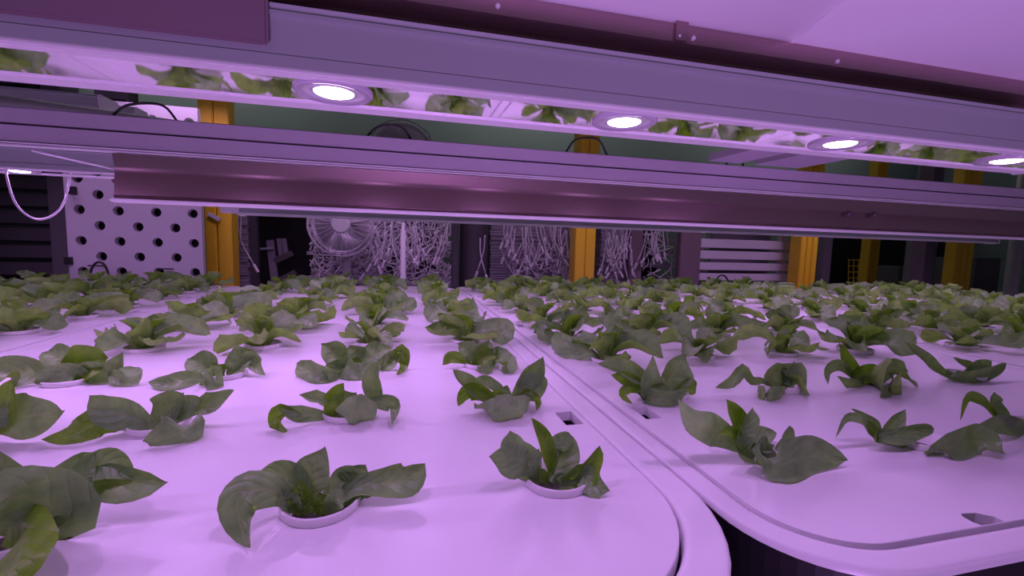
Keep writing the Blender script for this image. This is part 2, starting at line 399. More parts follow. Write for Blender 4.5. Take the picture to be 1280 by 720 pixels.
# ------------------------------------------------------------------ cross rail with brown guard plate
rail = thing('cross_rail', 'long pale metal rail across the rack above the brown guard plate', 'rail', (0, 0, 0))
RZ = [at(640, py, 0.33).z for py in (184, 199.5, 202, 219, 224, 240, 270, 277)]
bm = bmesh.new()
extrude_profile(bm, [(0.330, RZ[3]), (0.3285, RZ[3] + 0.001), (0.3285, RZ[2]), (0.335, RZ[2] + 0.0003), (0.335, RZ[1] - 0.0003), (0.3295, RZ[1]), (0.3295, RZ[0] - 0.0006), (0.3302, RZ[0]), (0.345, RZ[0]), (0.345, RZ[3])], XL, XR)
bmesh.ops.recalc_face_normals(bm, faces=bm.faces); obj('rail_channel', bm, M['alu'], rail)
for z in (RZ[3] - 0.0008, RZ[3] - 0.0022):
    obj('rail_bead', bxm(XL, XR, 0.327, 0.331, z, z + 0.0009), M['alu_light'], rail)
guard = thing('guard_plate', 'glossy brown guard plate hanging under the pale cross rail', 'plate', (0, 0, 0))
GX = at(142, 230, 0.327).x
bm = bmesh.new()
fold = []
for k in range(9):                                 # rounded fold: the upper half leans down, the lower half leans back
    a = math.radians(7 - 15 * k / 8)             # tilt of the normal, from facing down to facing up
    fold.append(a)
zf = RZ[5]; pts = [(0.3272, RZ[4])]
y, z = 0.3285, zf + 0.0022
pts.append((y, z))
for a in fold:
    z -= 0.0005; y += 0.0005 * math.sin(a); pts.append((y, z))
pts += [(0.3268, RZ[6] + 0.0025), (0.3262, RZ[6] + 0.0020), (0.3268, RZ[6])]
extrude_profile(bm, pts + [(0.3305, RZ[6]), (0.3315, zf), (0.3315, RZ[4])], GX, XR)
bmesh.ops.recalc_face_normals(bm, faces=bm.faces); gf = obj('plate_face', bm, M['copper'], guard, True)
es = gf.modifiers.new('split', 'EDGE_SPLIT'); es.split_angle = math.radians(20)
obj('bottom_lip', bxm(GX, XR, 0.3215, 0.3305, RZ[6] - 0.0022, RZ[6], bev=0.0006), M['alu_light'], guard)
for px, py in ((1061, 267), (1093, 268)):
    p = at(px, py, 0.3255); bm = bmesh.new(); rg = lathe(bm, [(0.0022, 0.0006), (0.0022, -0.0012), (0.0012, -0.002)], 10, axis='Y'); cap(bm, rg[-1])
    obj('rivet', bm, M['dark_metal'], guard, False, (p.x, p.y, p.z))
for x in (XL + 0.02, 0.62, XR - 0.02):            # hangers that tie the rail to the shelf above
    obj('hanger_strap', bxm(x - 0.012, x + 0.012, 0.335, 0.338, RZ[0], 0.42), M['alu'], rail) if x != 0.62 else None

# ------------------------------------------------------------------ shelf overhead
ur = thing('upper_rail', 'brown steel rail with rivets directly above the nearest light bar', 'rail', (0, 0, 0))
UY = 0.196
zt = at(1000, 55, UY).z; zm = at(1000, 76, UY).z; zl = at(1000, 97, UY).z
bm = bmesh.new()
extrude_profile(bm, [(UY, zm), (UY, zt), (UY + 0.02, zt), (UY + 0.02, zl - 0.012), (UY + 0.012, zl - 0.012), (UY + 0.012, zm - 0.001)], -0.62, XR - 0.04)
bmesh.ops.recalc_face_normals(bm, faces=bm.faces); obj('rail_face', bm, M['copper'], ur)
obj('rail_edge', bxm(-0.04, XR - 0.04, UY + 0.0085, UY + 0.0118, zl - 0.0005, zl + 0.0008), M['alu_light'], ur)
for px, py in ((622, 8), (848, 46), (866, 48), (1046, 77)):
    p = at(px, py, UY); bm = bmesh.new()
    rg = lathe(bm, [(0.0011, 0.0), (0.0011, -0.0008), (0.0006, -0.0013)], 10, axis='Y'); cap(bm, rg[-1])
    obj('rivet', bm, M['alu_light'], ur, True, (p.x, p.y, min(p.z, zt - 0.0015)))
xj = at(857, 48, UY).x
obj('joint_strap', bxm(xj - 0.006, xj + 0.0005, UY - 0.0012, UY, zm + 0.0005, zt + 0.004), M['copper'], ur)
jc = obj('joint_cover', bxm(-0.60, at(337, 30, 0.1535).x, 0.1515, 0.1535, 0.1905, 0.262, bev=0.0008), M['brown'])
tag(jc, 'plain purple-brown cover plate at the top left, over the end of the nearest light bar', 'plate')
duct = thing('white_duct', 'glossy white round duct with a joint ring above the brown rail, top right', 'duct', (0, 0, 0))
DR = 0.085; DY, DZ = 0.205, zt + 0.0845
def duct_piece(name, x0, x1, r, m=M['tray']):
    bm = bmesh.new(); n = 56
    A = [[bm.verts.new((x, DY + rr * math.sin(2 * math.pi * k / n), DZ + rr * math.cos(2 * math.pi * k / n))) for k in range(n)]
         for x, rr in ((x0, r - 0.001), (x0 + 0.0012, r), (x1 - 0.0012, r), (x1, r - 0.001))]
    for a, b in zip(A, A[1:]):
        for k in range(n): bm.faces.new((a[k], b[k], b[(k + 1) % n], a[(k + 1) % n]))
    bm.faces.new(A[0]); bm.faces.new(A[-1][::-1]); bmesh.ops.recalc_face_normals(bm, faces=bm.faces)
    o = obj(name, bm, m, duct, True); es = o.modifiers.new('split', 'EDGE_SPLIT'); es.split_angle = math.radians(60)
    return o
xj = at(1048, 62, 0.17).x
duct_piece('duct_section', -0.05, xj, DR - 0.0008)
duct_piece('joint_ring', xj - 0.0015, xj + 0.0015, DR + 0.0004)
duct_piece('duct_section', xj + 0.0005, XR - 0.04, DR)

# cross arms that tie the rail to the near bar
def flat_bracket(label, x0, x1, y1=0.328):
    t = thing('flat_bracket', label, 'bracket', (0, 0, 0))
    obj('arm_plate', bxm(x0, x1, 0.194, y1, 0.2065, 0.2085), M['alu'], t)
    obj('arm_flange', bxm(x0, x0 + 0.002, 0.194, y1, 0.2085, 0.2120), M['alu'], t)
    obj('arm_flange', bxm(x1 - 0.002, x1, 0.194, y1, 0.2085, 0.2120), M['alu'], t)
    return t
p0, p1 = on(962, 212, 0.2085), on(1120, 216, 0.2085)
flat_bracket('pale flat bracket at the right between the near light bar and the cross rail', 0.245, 0.275)
flat_bracket('second pale flat bracket at the right, just before the end of the near light bar', 0.290, 0.335)
flat_bracket('pale bracket at the left edge between the near light bar and the cross rail', -0.285, -0.235)

# wire loop and bits at the left edge
wl = at(5, 203, 0.46); wr = at(90, 207, 0.46)
bm = bmesh.new()
tube(bm, spline([at(6, 200, 0.46), at(10, 228, 0.455), at(22, 258, 0.45), at(45, 274, 0.45), at(68, 268, 0.45), at(82, 248, 0.455), at(90, 207, 0.46)], 26), 0.0008, 6)
tag(obj('wire_loop', bm, M['cord'], None, True), 'thin pale wire loop hanging under the light bar at the left edge', 'wire')
bm = bmesh.new(); tube(bm, [at(40, 188, 0.40), at(142, 211, 0.43)], 0.0011, 6)
tag(obj('stay_rod', bm, M['alu_light'], None, True), 'thin pale rod slanting under the cross rail at the left', 'rod')
bm = bmesh.new(); tube(bm, spline([(-0.40, 0.36, RZ[0] + 0.0075), (-0.27, 0.365, RZ[0] + 0.0075), (-0.215, 0.38, RZ[0] + 0.0075), (-0.165, 0.40, RZ[0] + 0.0075)], 14), 0.0075, 10)
tag(obj('white_hose', bm, M['tray'], None, True), 'white hose lying on the cross rail at the upper left', 'hose')

# ------------------------------------------------------------------ background
def upright(label, px, py, yd, wdt, dep, z0, z1, dark=False, slots=1):
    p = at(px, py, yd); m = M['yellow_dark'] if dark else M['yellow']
    t = thing('yellow_post', label, 'post', (p.x, yd, z0), 'yellow rack posts')
    h = z1 - z0; s = 0.0028
    cuts = [-wdt / 2 + wdt * k / (slots + 1) for k in range(slots + 2)]
    for a, b in zip(cuts, cuts[1:]):
        bm = bmesh.new(); box(bm, a + (s / 2 if a > -wdt / 2 else 0), b - (s / 2 if b < wdt / 2 else 0), 0, dep, 0.008, h, bev=0.0025)
        obj('post_channel', bm, m, t)
    obj('post_core', bxm(-wdt / 2 + 0.004, wdt / 2 - 0.004, 0.010, dep - 0.004, 0.008, h - 0.002), M['dark_metal'], t)
    obj('foot_plate', bxm(-wdt / 2 - 0.02, wdt / 2 + 0.02, -0.02, dep + 0.02, 0, 0.008), m, t)
    return t
pa = upright('yellow post at the left, beside the perforated white board', 272, 310, 1.55, 0.079, 0.06, FZ, 1.3)
upright('yellow post in the middle between two groups of hanging cords', 731, 330, 1.62, 0.082, 0.06, FZ, 1.3)
upright('yellow post right of the pale slatted pallet', 1010, 330, 1.62, 0.092, 0.06, FZ, 1.3, slots=2)
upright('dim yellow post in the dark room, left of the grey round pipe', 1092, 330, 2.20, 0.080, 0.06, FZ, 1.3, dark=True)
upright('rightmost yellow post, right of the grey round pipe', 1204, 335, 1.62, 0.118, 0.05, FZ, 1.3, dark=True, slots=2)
p = at(268, 271, 1.548)
tg = obj('post_clip', bxm(-0.018, 0.018, -0.004, 0, -0.006, 0.006, bev=0.001), M['cord'], None, False, p); tg.rotation_euler = (0, math.radians(28), 0)
tag(tg, 'small white clip slanting across the left yellow post', 'clip')

# perforated raft board standing on its edge
BY = 1.44
bl, br = at(84, 300, BY).x, at(253, 300, BY).x
zb0, zb1 = -0.10, at(200, 131, BY).z
hp = [at(150, 301.5, BY), at(197, 303.5, BY), at(173.5, 320.5, BY)]
dx = 2 * (hp[2].x - hp[0].x) * 0.985; dz = abs(hp[2].z - hp[0].z) * 1.02
hol = []; 
for j in range(-9, 16):
    for i in range(-8, 9):
        x = hp[0].x + (i + (0.5 if j % 2 else 0)) * (hp[1].x - hp[0].x); z = (hp[0].z + hp[1].z) / 2 - j * dz
        if bl + 0.03 < x < br - 0.02 and zb0 + 0.03 < z < zb1 - 0.03: hol.append(circle(x, z, 0.0126, 16))
bm = plate_with_holes([(bl, zb0), (br, zb0), (br, zb1), (bl, zb1)], hol, 0.0, -0.018)
for v in bm.verts: v.co = Vector((v.co.x, -v.co.z, v.co.y))
bmesh.ops.recalc_face_normals(bm, faces=bm.faces)
bo = obj('perforated_board', bm, M['white_board'], None, False, (0, BY, 0)); tag(bo, 'pale planting board full of round holes standing on edge left of the yellow post', 'board')
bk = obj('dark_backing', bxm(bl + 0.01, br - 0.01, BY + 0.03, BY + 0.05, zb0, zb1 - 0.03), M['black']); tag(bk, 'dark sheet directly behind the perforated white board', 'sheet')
for sgn, (px, py) in enumerate(((121, 332), (207, 336))):
    p = at(px, py, BY); o = obj('board_slot', bxm(-0.020, 0.020, -0.0012, 0.0, -0.0018, 0.0018), M['dark_metal'], bo, False, (p.x, -0.0003, p.z))
for px, py in ((86, 326), (91, 238)):
    p = at(px, py, BY - 0.003); obj('board_clip', bxm(-0.008, 0.008, -0.006, 0.002, -0.010, 0.010), M['black'], bo, False, (p.x, -0.002, p.z))
# support bench behind the trays that everything in the background stands on
bench_z = -0.10
struct('trim_1', bxm(-3.1, 4.4, 1.415, 1.50, FZ, bench_z - 0.0005), M['dark_metal'])

# black box on the board
p = at(141, 121, 1.45); bb = obj('black_box', bxm(p.x - 0.036, p.x + 0.036, 1.437, 1.50, zb1 + 0.0005, zb1 + 0.055, bev=0.004), M['black']); tag(bb, 'small black box on the top edge of the perforated board', 'box')

# dark louvred shutter at far left and its column
lv = thing('dark_shutter', 'dark ribbed shutter at the far left edge of the picture', 'shutter', (0, 0, 0))
lx1 = at(67, 300, 1.9).x; z = FZ
k = 0
while z < 1.2:
    bm = bmesh.new(); hgt = 0.058
    extrude_profile(bm, [(1.90, z), (1.885, z + 0.010), (1.90, z + hgt - 0.006), (1.912, z + hgt - 0.002), (1.93, z + hgt - 0.002), (1.93, z)], -2.3, lx1)
    bmesh.ops.recalc_face_normals(bm, faces=bm.faces); obj('slat', bm, M['louvre'], lv); z += hgt; k += 1
cl = obj('grey_column', bxm(lx1 + 0.002, at(87, 300, 1.88).x, 1.88, 1.98, FZ, 1.3, bev=0.004), M['column']); tag(cl, 'dark grey square column between the ribbed shutter and the perforated board', 'column')

# ---- stacks of sheets
def sheet_stack(label, px0, px1, y, z1, m, hgt=0.011, dep=0.30, seed=0, zlow=-0.14):
    rnd = random.Random(seed)
    x0, x1 = at(px0, 320, y).x, at(px1, 320, y).x
    t = thing('sheet_stack', label, 'stack', ((x0 + x1) / 2, y, FZ))
    hw = (x1 - x0) / 2
    obj('stack_base', bxm(-hw, hw, 0.005, dep, 0, zlow - FZ), m, t)
    bm = bmesh.new(); z = zlow - FZ
    while z < z1 - FZ:
        h = hgt * rnd.uniform(0.7, 1.2); j = rnd.uniform(-0.004, 0.004)
        box(bm, -hw + rnd.uniform(0, 0.004), hw - rnd.uniform(0, 0.004), j, dep, z, z + h * 0.86); z += h
    o = obj('sheets', bm, m, t); o['kind'] = 'stuff'
    return t
sheet_stack('narrow stack of grey sheets just right of the left yellow post', 289, 311, 1.72, 0.32, M['sheet'], dep=0.12, seed=1)
sheet_stack('stack of dull purple sheets behind cords left of the middle yellow post', 612, 716, 1.80, 0.36, M['sheet'], seed=2)
sheet_stack('stack of dull purple sheets behind cords right of the middle yellow post', 750, 786, 1.80, 0.36, M['sheet'], seed=3)
def panel(label, px0, px1, y, z1, m, dep=0.03, name='brown_panel', cat='panel'):
    x0, x1 = at(px0, 320, y).x, at(px1, 320, y).x
    o = obj(name, bxm(x0, x1, y, y + dep, FZ, z1, bev=0.003), m); return tag(o, label, cat)
panel('plain dark brown panel right of the sheet stack, left of the curved cords', 787, 803, 1.76, 0.42, M['brown'])
panel('wide dark brown panel left of the pale slatted pallet', 850, 876, 1.70, 0.42, M['brown'])
panel('dark post left of the black recess with folded frames', 312, 322, 1.74, 0.42, M['louvre'], name='dark_post', cat='post')
panel('dark post between the tangled cords and the dark roll', 565, 573, 1.66, 0.42, M['louvre'], name='dark_post', cat='post')
panel('dull grey panel just right of the third yellow post', 1029, 1040, 1.80, 0.42, M['column'], name='grey_partition')
# black recess
x0, x1 = at(322, 320, 2.1).x, at(388, 320, 2.1).x
rc = obj('black_recess', bxm(x0, x1, 2.1, 2.16, FZ, 0.5), M['black']); tag(rc, 'black cabinet back in the recess left of the fan', 'panel')
fr = thing('folded_frame', 'folded pale frames leaning in the black recess left of the fan', 'frame', (at(345, 340, 1.95).x, 1.95, FZ))
def bar(px0, py0, px1, py1, y, r, name, m, parent):
    a, b = at(px0, py0, y) - parent.location, at(px1, py1, y) - parent.location
    bm = bmesh.new(); d = (b - a); n = Vector((0, 1, 0)); s = d.cross(n).normalized() * r
    vs = [bm.verts.new(q + s * i + n * j) for q in (a, b) for i, j in ((-1, -0.01), (1, -0.01), (1, 0.01), (-1, 0.01))]
    for q in ((0, 1, 2, 3), (7, 6, 5, 4), (0, 4, 5, 1), (1, 5, 6, 2), (2, 6, 7, 3), (3, 7, 4, 0)): bm.faces.new([vs[i] for i in q])
    bmesh.ops.recalc_face_normals(bm, faces=bm.faces)
    return obj(name, bm, m, parent)
bar(338, 300, 345, 362, 1.95, 0.013, 'side_rail', M['sheet'], fr)
bar(326, 311, 342, 310, 1.94, 0.004, 'top_bar', M['white_board'], fr)
for a in ((344, 326, 366, 316), (346, 352, 370, 340)): bar(*a, 1.945, 0.011, 'crossbar', M['grey_box'], fr)
bar(349, 298, 352, 320, 1.96, 0.008, 'upright_slat', M['sheet'], fr); bar(355, 298, 358, 316, 1.96, 0.008, 'upright_slat', M['sheet'], fr)
for q in list(fr.children)[:1]: pass
bar(345, 362, 352, 560, 1.95, 0.013, 'side_rail', M['sheet'], fr)
# dark roll
x0, x1 = at(576, 320, 1.72).x, at(611, 320, 1.72).x
bm = bmesh.new(); rg = lathe(bm, [((x1 - x0) / 2, 0), ((x1 - x0) / 2, 1.38)], 28); cap(bm, rg[0][::-1]); cap(bm, rg[-1])
o = obj('dark_roll', bm, M['louvre'], None, True, ((x0 + x1) / 2, 1.70 + (x1 - x0) / 2, FZ)); tag(o, 'dark upright roll between the tangled cords and the sheet stack', 'roll')
es = o.modifiers.new('split', 'EDGE_SPLIT'); es.split_angle = 1.0

# slatted pallet
pl = thing('slatted_pallet', 'pale slatted pallet standing left of the third yellow post', 'pallet', (at(932, 330, 1.75).x, 1.75, FZ))
def slab(px0, py0, px1, py1, y, name, m, parent, dep=0.02):
    a, b = at(px0, py1, y), at(px1, py0, y)
    return obj(name, bxm(a.x - parent.location.x, b.x - parent.location.x, y - parent.location.y, y - parent.location.y + dep, a.z - FZ, b.z - FZ, bev=0.002), m, parent)
for py in (283, 306, 320, 334, 347, 361, 374):
    slab(874, py - 4.0, 990, py + 3.5, 1.73, 'slat', M['white_board'], pl)
zc = at(900, 372, 1.75).z
obj('leg_board', bxm(-0.20, 0.20, 0.0, 0.02, 0, zc - FZ), M['white_board'], pl)
for px0, px1 in ((876, 884), (968, 988)): slab(px0, 262, px1, 378, 1.752, 'side_board', M['white_board'], pl)
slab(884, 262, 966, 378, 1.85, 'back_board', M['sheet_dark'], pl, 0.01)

# fans
def fan(label, px, py, y, rpx, pole_to=None, pole_px=None):
    c = at(px, py, y); r = (at(px + rpx, py, y) - c).length
    t = thing('stand_fan', label, 'fan', (c.x, y, FZ))
    h = c.z - FZ
    bm = bmesh.new()
    for rr in (1.0, 0.86): 
        ringp = [(math.cos(2 * math.pi * k / 40) * r * rr, -0.012 * (rr > 0.9) - 0.03 * (rr < 0.9), h + math.sin(2 * math.pi * k / 40) * r * rr) for k in range(41)]
        tube(bm, ringp, 0.004 if rr == 1 else 0.0015, 6)
    obj('guard_ring', bm, M['fan'], t, True)
    bm = bmesh.new()
    for k in range(28):
        a = 2 * math.pi * k / 28
        tube(bm, [(math.cos(a) * r * 0.26, -0.042, h + math.sin(a) * r * 0.26), (math.cos(a) * r * 0.86, -0.03, h + math.sin(a) * r * 0.86), (math.cos(a) * r, -0.012, h + math.sin(a) * r)], 0.0011, 4)
    obj('guard_wires', bm, M['fan'], t)
    bm = bmesh.new(); rg = lathe(bm, [(r * 0.28, -0.036), (r * 0.28, -0.046), (r * 0.24, -0.050)], 28, axis='Y'); cap(bm, rg[0]); cap(bm, rg[-1])
    bmesh.ops.recalc_face_normals(bm, faces=bm.faces); obj('hub_badge', bm, M['fan_hub'], t, False, (0, 0, h))
    for k in range(3):
        bm = bmesh.new(); prev = None
        for i in range(9):
            a = 2 * math.pi * (k / 3 + 0.28 * i / 8); q = (i / 8 - 0.5) * 0.03
            a1 = bm.verts.new((math.cos(a) * r * 0.2, q, h + math.sin(a) * r * 0.2)); b1 = bm.verts.new((math.cos(a + 0.15) * r * 0.82, q * 1.3, h + math.sin(a + 0.15) * r * 0.82))
            if prev: bm.faces.new((prev[0], prev[1], b1, a1))
            prev = (a1, b1)
        o = obj('blade', bm, M['fan'], t, True); so = o.modifiers.new('th', 'SOLIDIFY'); so.thickness = 0.003
    bm = bmesh.new(); rg = lathe(bm, [(r * 0.97, 0.028), (r * 0.5, 0.042), (r * 0.34, 0.05), (r * 0.32, 0.12), (r * 0.2, 0.13)], 28, axis='Y'); cap(bm, rg[-1])
    bmesh.ops.recalc_face_normals(bm, faces=bm.faces); obj('motor_housing', bm, M['fan'], t, True, (0, 0, h))
    bm = bmesh.new(); tube(bm, [(0.006, 0.075, 0.03), (0.006, 0.075, h)], 0.013, 12); obj('pole', bm, M['fan'], t, True)
    bm = bmesh.new(); rg = lathe(bm, [(0.16, 0), (0.16, 0.02), (0.05, 0.035), (0.02, 0.06)], 24, (0.006, 0.075, 0)); cap(bm, rg[0]); cap(bm, rg[-1]); obj('base', bm, M['fan'], t, True)
    return t
fan('grey stand fan half hidden below the brown guard plate, in front of tangled cords', 428, 281, 1.57, 41)
f2 = fan('stand fan high up in the gap between the light bar and the cross rail', 503, 192, 2.35, 41)
bm = bmesh.new(); px = at(504, 320, 1.585)
tube(bm, [(px.x, 1.585, FZ), (px.x, 1.585, at(504, 290, 1.585).z)], 0.0095, 10); tube(bm, [(px.x, 1.585, FZ), (px.x, 1.585, at(504, 278, 1.585).z)], 0.006, 8)
tag(obj('white_pole', bm, M['fan'], None, True), 'thin white upright pole right of the lower fan', 'pole')

# grey pipe and dark room on the right
bm = bmesh.new(); x0, x1 = at(1138, 330, 1.95).x, at(1160, 330, 1.95).x
rg = lathe(bm, [((x1 - x0) / 2, 0), ((x1 - x0) / 2, 1.42)], 24); cap(bm, rg[-1]); o = obj('grey_pipe', bm, M['column'], None, True, ((x0 + x1) / 2, 1.95, FZ)); tag(o, 'thick grey upright pipe between the two right-hand yellow posts', 'pipe')
bm = bmesh.new(); x0, x1 = at(1262, 335, 1.55).x, at(1272, 335, 1.55).x
rg = lathe(bm, [((x1 - x0) / 2, 0), ((x1 - x0) / 2, 2.2)], 20); cap(bm, rg[-1]); o = obj('thin_pipe', bm, M['alu'], None, True, ((x0 + x1) / 2, 1.55, FZ)); tag(o, 'slim shiny upright pipe at the right edge', 'pipe')
a, b = at(1216, 370, 2.05), at(1252, 323, 2.05)
o = obj('grey_cabinet', bxm(a.x, b.x, 2.05, 2.35, FZ, b.z, bev=0.004), M['grey_box']); tag(o, 'dull grey cabinet right of the rightmost yellow post', 'cabinet')
a, b = at(1122, 352, 2.4), at(1150, 334, 2.4)
o = obj('grey_carton', bxm(a.x, b.x, 2.4, 2.7, FZ, b.z, bev=0.004), M['grey_box']); tag(o, 'dim grey carton behind the thick grey pipe', 'carton')
struct('trim_2', bxm(at(1036, 320, 2.75).x, 4.55, 2.75, 2.8, FZ, 0.42), M['black'])
g = thing('wire_grid', 'small dim yellow wire grid in the dark room left of the dim yellow post', 'grid', (at(1069, 338, 2.3).x, 2.3, FZ))
bm = bmesh.new()
for i in range(4):
    for y_ in (0,):
        a, b = at(1061 + 6.3 * i, 324, 2.3) - g.location, at(1060 + 6.3 * i, 372, 2.3) - g.location; tube(bm, [a, b], 0.003, 4)
for j in range(6):
    a, b = at(1060, 325 + 7.5 * j, 2.3) - g.location, at(1081, 325 + 7.5 * j, 2.3) - g.location; tube(bm, [a, b], 0.003, 4)
tube(bm, [(0, 0, 0), (0, 0, at(1069, 350, 2.3).z - FZ)], 0.004, 4)
obj('grid_wires', bm, M['yellow_dark'], g)

# black cable arcs
for px0, px1, ptop, pbot, y, lab in ((109, 139, 328, 366, 1.40, 'thin black cable loop in front of the perforated board'), (891, 914, 344, 372, 1.41, 'thin black cable loop in front of the slatted pallet'),
                                     (690, 706, 343, 368, 1.42, 'thin black cable loop left of the middle yellow post'),
                                     (139, 222, 129, 160, 0.338, 'thin black cable arc in the upper gap before the perforated board'), (458, 515, 156, 185, 0.338, 'thin black cable arc in the upper gap beside the high fan'),
                                     (707, 760, 172, 205, 0.338, 'thin black cable arc in the upper gap before the middle yellow post'), (907, 930, 194, 220, 0.338, 'thin black cable arc in the upper gap right of the middle yellow post')):
    pm = (px0 + px1) / 2; q = (px1 - px0) / 2
    pts = [at(px0, pbot, y), at(px0 + q * 0.25, ptop + (pbot - ptop) * 0.35, y), at(pm - q * 0.3, ptop + 1, y), at(pm + q * 0.3, ptop + 1, y), at(px1 - q * 0.25, ptop + (pbot - ptop) * 0.35, y), at(px1, pbot, y)]
    if ptop < 250:
        pts = [at(px0, ptop + 13, y), at(px0 + q * 0.4, ptop + 4, y), at(pm, ptop, y), at(px1 - q * 0.4, ptop + 4, y), at(px1, ptop + 15, y)]
        pts[0].z = pts[-1].z = RZ[0] + 0.0005
    bm = bmesh.new(); tube(bm, spline(pts, 16), 0.0030 if y > 1 else 0.0008, 6); tag(obj('black_cable', bm, M['black'], None, True), lab, 'cable')
for px, py, lab in ((983, 201, 'black switch box in the upper gap beside the third yellow post'),):
    p = at(px, py, 1.60); o = obj('switch_box', bxm(-0.045, 0.045, -0.03, 0.0205, -0.018, 0.018, bev=0.003), M['black'], None, False, p); tag(o, lab, 'box')

# hanging cord ends with plugs
def cord_proto(seed):
    rnd = random.Random(seed); t = thing('hanging_cord', 'white cord end with plug', 'cord')
    l = rnd.uniform(0.06, 0.15); s = rnd.uniform(-0.35, 0.35)
    pts = spline([(0, 0, 0.0), (s * l * 0.2 + rnd.uniform(-.01, .01), -0.004, -l * 0.45), (s * l, -0.006, -l)], 8)
    bm = bmesh.new(); tube(bm, pts, 0.0026, 5); obj('cord', bm, M['cord'], t, True)
    e = pts[-1]; d = (pts[-1] - pts[-2]).normalized()
    bm = bmesh.new(); tube(bm, [e, e + d * 0.006, e + d * 0.026, e + d * 0.030], 0.0052, 6, 0.0048); obj('plug', bm, M['cord'], t, True)
    return t
protos = [cord_proto(k) for k in range(9)]; used = set()
def cords(n, px0, px1, py0, py1, y, label, group, seed):
    rnd = random.Random(seed)
    for k in range(n):
        p = at(rnd.uniform(px0, px1), rnd.uniform(py0, py1), y + rnd.uniform(-0.02, 0.02))
        i = rnd.randrange(9)
        o = protos[i] if i not in used else copy_tree(protos[i]); used.add(i)
        o.location = p; o.rotation_euler = (0, 0, rnd.choice((0, math.pi)) + rnd.uniform(-.4, .4)); o['label'] = label; o['group'] = group
cords(40, 628, 712, 270, 305, 1.745, 'white cord end with plug hanging left of the middle yellow post', 'cords left of the middle post', 5)
cords(34, 752, 792, 274, 318, 1.73, 'white cord end with plug hanging right of the middle yellow post', 'cords right of the middle post', 6)
cords(14, 806, 828, 280, 300, 1.74, 'white cord end with plug hanging left of the wide brown panel', 'cords left of the brown panel', 7)
cords(2, 598, 608, 290, 298, 1.685, 'white cord end with plug hanging alone before the dark roll', 'cords before the dark roll', 8)
cords(4, 293, 302, 268, 276, 1.70, 'white cord end with plug beside the left yellow post', 'cords beside the left post', 9)
cords(26, 455, 562, 270, 300, 1.63, 'white cord end with plug hanging from the tangle right of the lower fan', 'cords hanging from the tangle', 10)
# tangles of cords on the shelves behind
def tangle(label, n, px0, px1, py0, py1, y, dep, seed, name='cord_tangle'):
    rnd = random.Random(seed); bm = bmesh.new()
    for k in range(n):
        c = at(rnd.uniform(px0, px1), rnd.uniform(py0, py1), y + rnd.uniform(0, dep)); l = rnd.uniform(0.04, 0.12); a = rnd.gauss(0, 1.0) + (math.pi / 2 if rnd.random() < 0.45 else 0.3)
        d = Vector((math.cos(a), rnd.uniform(-.3, .3), math.sin(a))) * l / 2; n2 = Vector((-d.z, 0, d.x)) * rnd.uniform(-.5, .5)
        xm0, xm1 = at(px0, 320, y).x, at(px1, 320, y).x
        pts = [Vector((min(max(q.x, xm0 - 0.01), xm1 + 0.01), q.y, q.z)) for q in (c - d, c + n2, c + d)]
        tube(bm, spline(pts, 6), rnd.choice((0.0016, 0.0022, 0.003)), 4)
    o = obj(name, bm, M['cord']); o['kind'] = 'stuff'; return tag(o, label, 'cords')
tangle('heap of tangled white cords on shelves behind the lower fan', 620, 390, 563, 272, 366, 1.71, 0.04, 11)
tangle('loose white cords lying against the lower part of the sheet stack', 90, 640, 712, 318, 362, 1.772, 0.008, 12)
tangle('curved white cords in the dark gap left of the wide brown panel', 40, 806, 846, 285, 362, 1.76, 0.05, 13)
sh = thing('cord_shelf', 'dark shelf rack full of tangled cords behind the lower fan', 'shelf', (at(476, 320, 1.76).x, 1.76, FZ))
hw = (at(565, 320, 1.76).x - at(387, 320, 1.76).x) / 2
for z in (-0.12, 0.0, 0.09, 0.18, 0.30): obj('shelf_board', bxm(-hw, hw, 0.0, 0.30, z - FZ - 0.012, z - FZ), M['sheet'], sh)
for x in (-hw, hw - 0.02): obj('shelf_post', bxm(x, x + 0.02, 0.30, 0.32, 0, 1.34), M['louvre'], sh)
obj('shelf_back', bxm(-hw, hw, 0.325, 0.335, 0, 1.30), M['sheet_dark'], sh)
for px, py in ((837, 301), (837, 316), (837, 331)):
    pass
st = thing('side_shelf', 'dark shelf with pale edges between the curved cords and the wide brown panel', 'shelf', (at(838, 320, 1.9).x, 1.9, FZ))
for py in (300, 316, 331, 350): 
    z = at(838, py, 1.9).z - FZ; obj('shelf_board', bxm(-0.11, 0.06, 0, 0.2, z - 0.014, z + 0.008), M['sheet'], st)
obj('shelf_back', bxm(-0.11, 0.06, 0.21, 0.22, 0, 1.36), M['black'], st)

